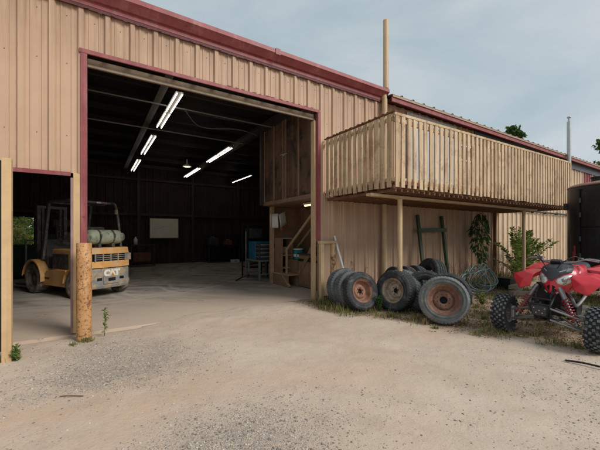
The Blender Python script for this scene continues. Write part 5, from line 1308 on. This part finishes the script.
# grass tufts and dead leaves: uncountable
random.seed(31)
V, F, MI = [], [], []
def blade(x, y, h, k):
    a = random.random() * 6.283; w = random.uniform(.003, .006); ln = random.uniform(.1, .7) * h; z = (gz(x, y) if y < 5.3 else .0) - .01
    dx, dy = math.cos(a), math.sin(a); b = len(V)
    V.extend([(x - dy * w, y + dx * w, z), (x + dy * w, y - dx * w, z), (x + dx * ln * .4 + dy * w * .7, y + dy * ln * .4 - dx * w * .7, z + h * .65), (x + dx * ln * .4 - dy * w * .7, y + dy * ln * .4 + dx * w * .7, z + h * .65), (x + dx * ln, y + dy * ln, z + h)])
    F.extend([(b, b + 1, b + 2, b + 3), (b + 3, b + 2, b + 4)]); MI.extend([k, k])
def tuft(x, y, r, n, h, dry=.3):
    for _ in range(n):
        a = random.random() * 6.283; q = r * random.random() ** .7
        blade(x + q * math.cos(a), y + q * math.sin(a), h * random.uniform(.35, 1.1), 1 if random.random() < dry else 0)
for _ in range(5): tuft(-.05 + random.uniform(-.16, .22), 5.0 + random.uniform(-.06, .1), .06, 40, .07, .35)
for _ in range(3): tuft(-.78 + random.uniform(-.1, .1), 4.72 + random.uniform(-.08, .1), .05, 35, .09, .3)
cnt = 0
while cnt < 680:
    x = random.uniform(3.5, 10); y = random.uniform(1.2, 5.4)
    l = litter_at(x, y)
    if random.random() > l * (.3 + .9 * max(0, noise.noise(Vector((x * 1.7, y * 1.7, 9))) + .35)): continue
    tuft(x, y, random.uniform(.04, .20), random.randrange(14, 60), random.uniform(.03, .13) * (1.6 if y > 4.2 else 1), random.uniform(.15, .8)); cnt += 1
for _ in range(60): tuft(random.uniform(6.6, 11.8), random.uniform(4.3, 5.3), .12, 40, random.uniform(.15, .38), random.uniform(.2, .7))
o = mesh_obj('grass', V, F, MI, [M['grass'], M['grass_dry']]); tag(o, 'sparse green and dry grass tufts along the wall and posts', 'grass', kind='stuff')
V, F, MI = [], [], []
for _ in range(20000):
    x = random.uniform(3.4, 10); y = random.uniform(.8, 5.4)
    if random.random() > litter_at(x, y): continue
    leaf_cards(V, F, MI, Vector((x, y, gz(x, y) + random.uniform(.004, .02))), Vector((random.uniform(-1, 1), random.uniform(-1, 1), random.uniform(-.1, .25))), random.uniform(.015, .055), random.uniform(.008, .026), random.choice((0, 0, 1)))
o = mesh_obj('leaf_litter', V, F, MI, [M['litter'], pm('pale_dead_leaf', (.38, .27, .16), .85, var=.3, vs=30, bump=0)]); tag(o, 'brown dead leaves scattered around the tyres', 'leaf litter', kind='stuff')

# ------------------------------------------------------------------ sky, sun, camera
SUN_EL, SUN_AZ = 37, 152      # azimuth of the sun, degrees clockwise from +Y
w = bpy.data.worlds.new('World'); scene.world = w; w.use_nodes = True
nt = w.node_tree; bg = nt.nodes['Background']; sky = nt.nodes.new('ShaderNodeTexSky'); sky.sky_type = 'NISHITA'; sky.sun_disc = False
sky.sun_elevation = R(SUN_EL); sky.sun_rotation = R(SUN_AZ); sky.dust_density = 2.5
tc = nt.nodes.new('ShaderNodeTexCoord'); mp = nt.nodes.new('ShaderNodeMapping'); mp.inputs['Scale'].default_value = (1, 1, 2.6); mp.inputs['Location'].default_value = (.9, .2, .1)
nt.links.new(tc.outputs['Generated'], mp.inputs[0])
def nz(sc, det, dis=0):
    n = nt.nodes.new('ShaderNodeTexNoise'); n.inputs['Scale'].default_value = sc; n.inputs['Detail'].default_value = det; n.inputs['Roughness'].default_value = .52; n.inputs['Distortion'].default_value = dis
    nt.links.new(mp.outputs[0], n.inputs['Vector']); return n.outputs['Fac']
def rp(f, st):
    r = nt.nodes.new('ShaderNodeValToRGB'); e = r.color_ramp.elements
    while len(e) < len(st): e.new(.5)
    for i, (p, c) in enumerate(st): e[i].position = p; e[i].color = (*c, 1)
    nt.links.new(f, r.inputs[0]); return r.outputs[0]
CK = 4.25
cloud = rp(nz(2.0, 7, .3), [(.38, (.62 * CK, .755 * CK, .815 * CK)), (.50, (.73 * CK, .84 * CK, .89 * CK)), (.64, (.87 * CK, .93 * CK, .97 * CK))])
mx = nt.nodes.new('ShaderNodeMix'); mx.data_type = 'RGBA'; mx.inputs[0].default_value = .88
nt.links.new(sky.outputs[0], mx.inputs[6]); nt.links.new(cloud, mx.inputs[7]); nt.links.new(mx.outputs[2], bg.inputs[0]); bg.inputs[1].default_value = .1
sd = bpy.data.lights.new('sun', 'SUN'); sd.energy = 1.5; sd.angle = R(24); sd.color = (1, .95, .88)
so = bpy.data.objects.new('sun', sd); COL.objects.link(so)
az, el = R(SUN_AZ), R(SUN_EL); dirv = Vector((math.sin(az) * math.cos(el), math.cos(az) * math.cos(el), math.sin(el)))
so.rotation_euler = dirv.to_track_quat('Z', 'Y').to_euler(); so.location = dirv * 30
cd = bpy.data.cameras.new('camera'); co = bpy.data.objects.new('camera', cd); COL.objects.link(co)
co.location = (0, 0, 1.38); co.rotation_euler = (R(90), 0, -math.atan2(.5417, .8406)); cd.sensor_width = 36; cd.lens = 36 * 321 / 600; cd.shift_y = 10 / 600; cd.clip_end = 2000; cd.clip_start = .05
scene.camera = co
scene.view_settings.view_transform = 'Standard'; scene.view_settings.look = 'None'; scene.view_settings.exposure = 0.72; scene.view_settings.gamma = 1
scene.view_settings.use_curve_mapping = False
scene.cycles.max_bounces = 8; scene.cycles.use_denoising = True
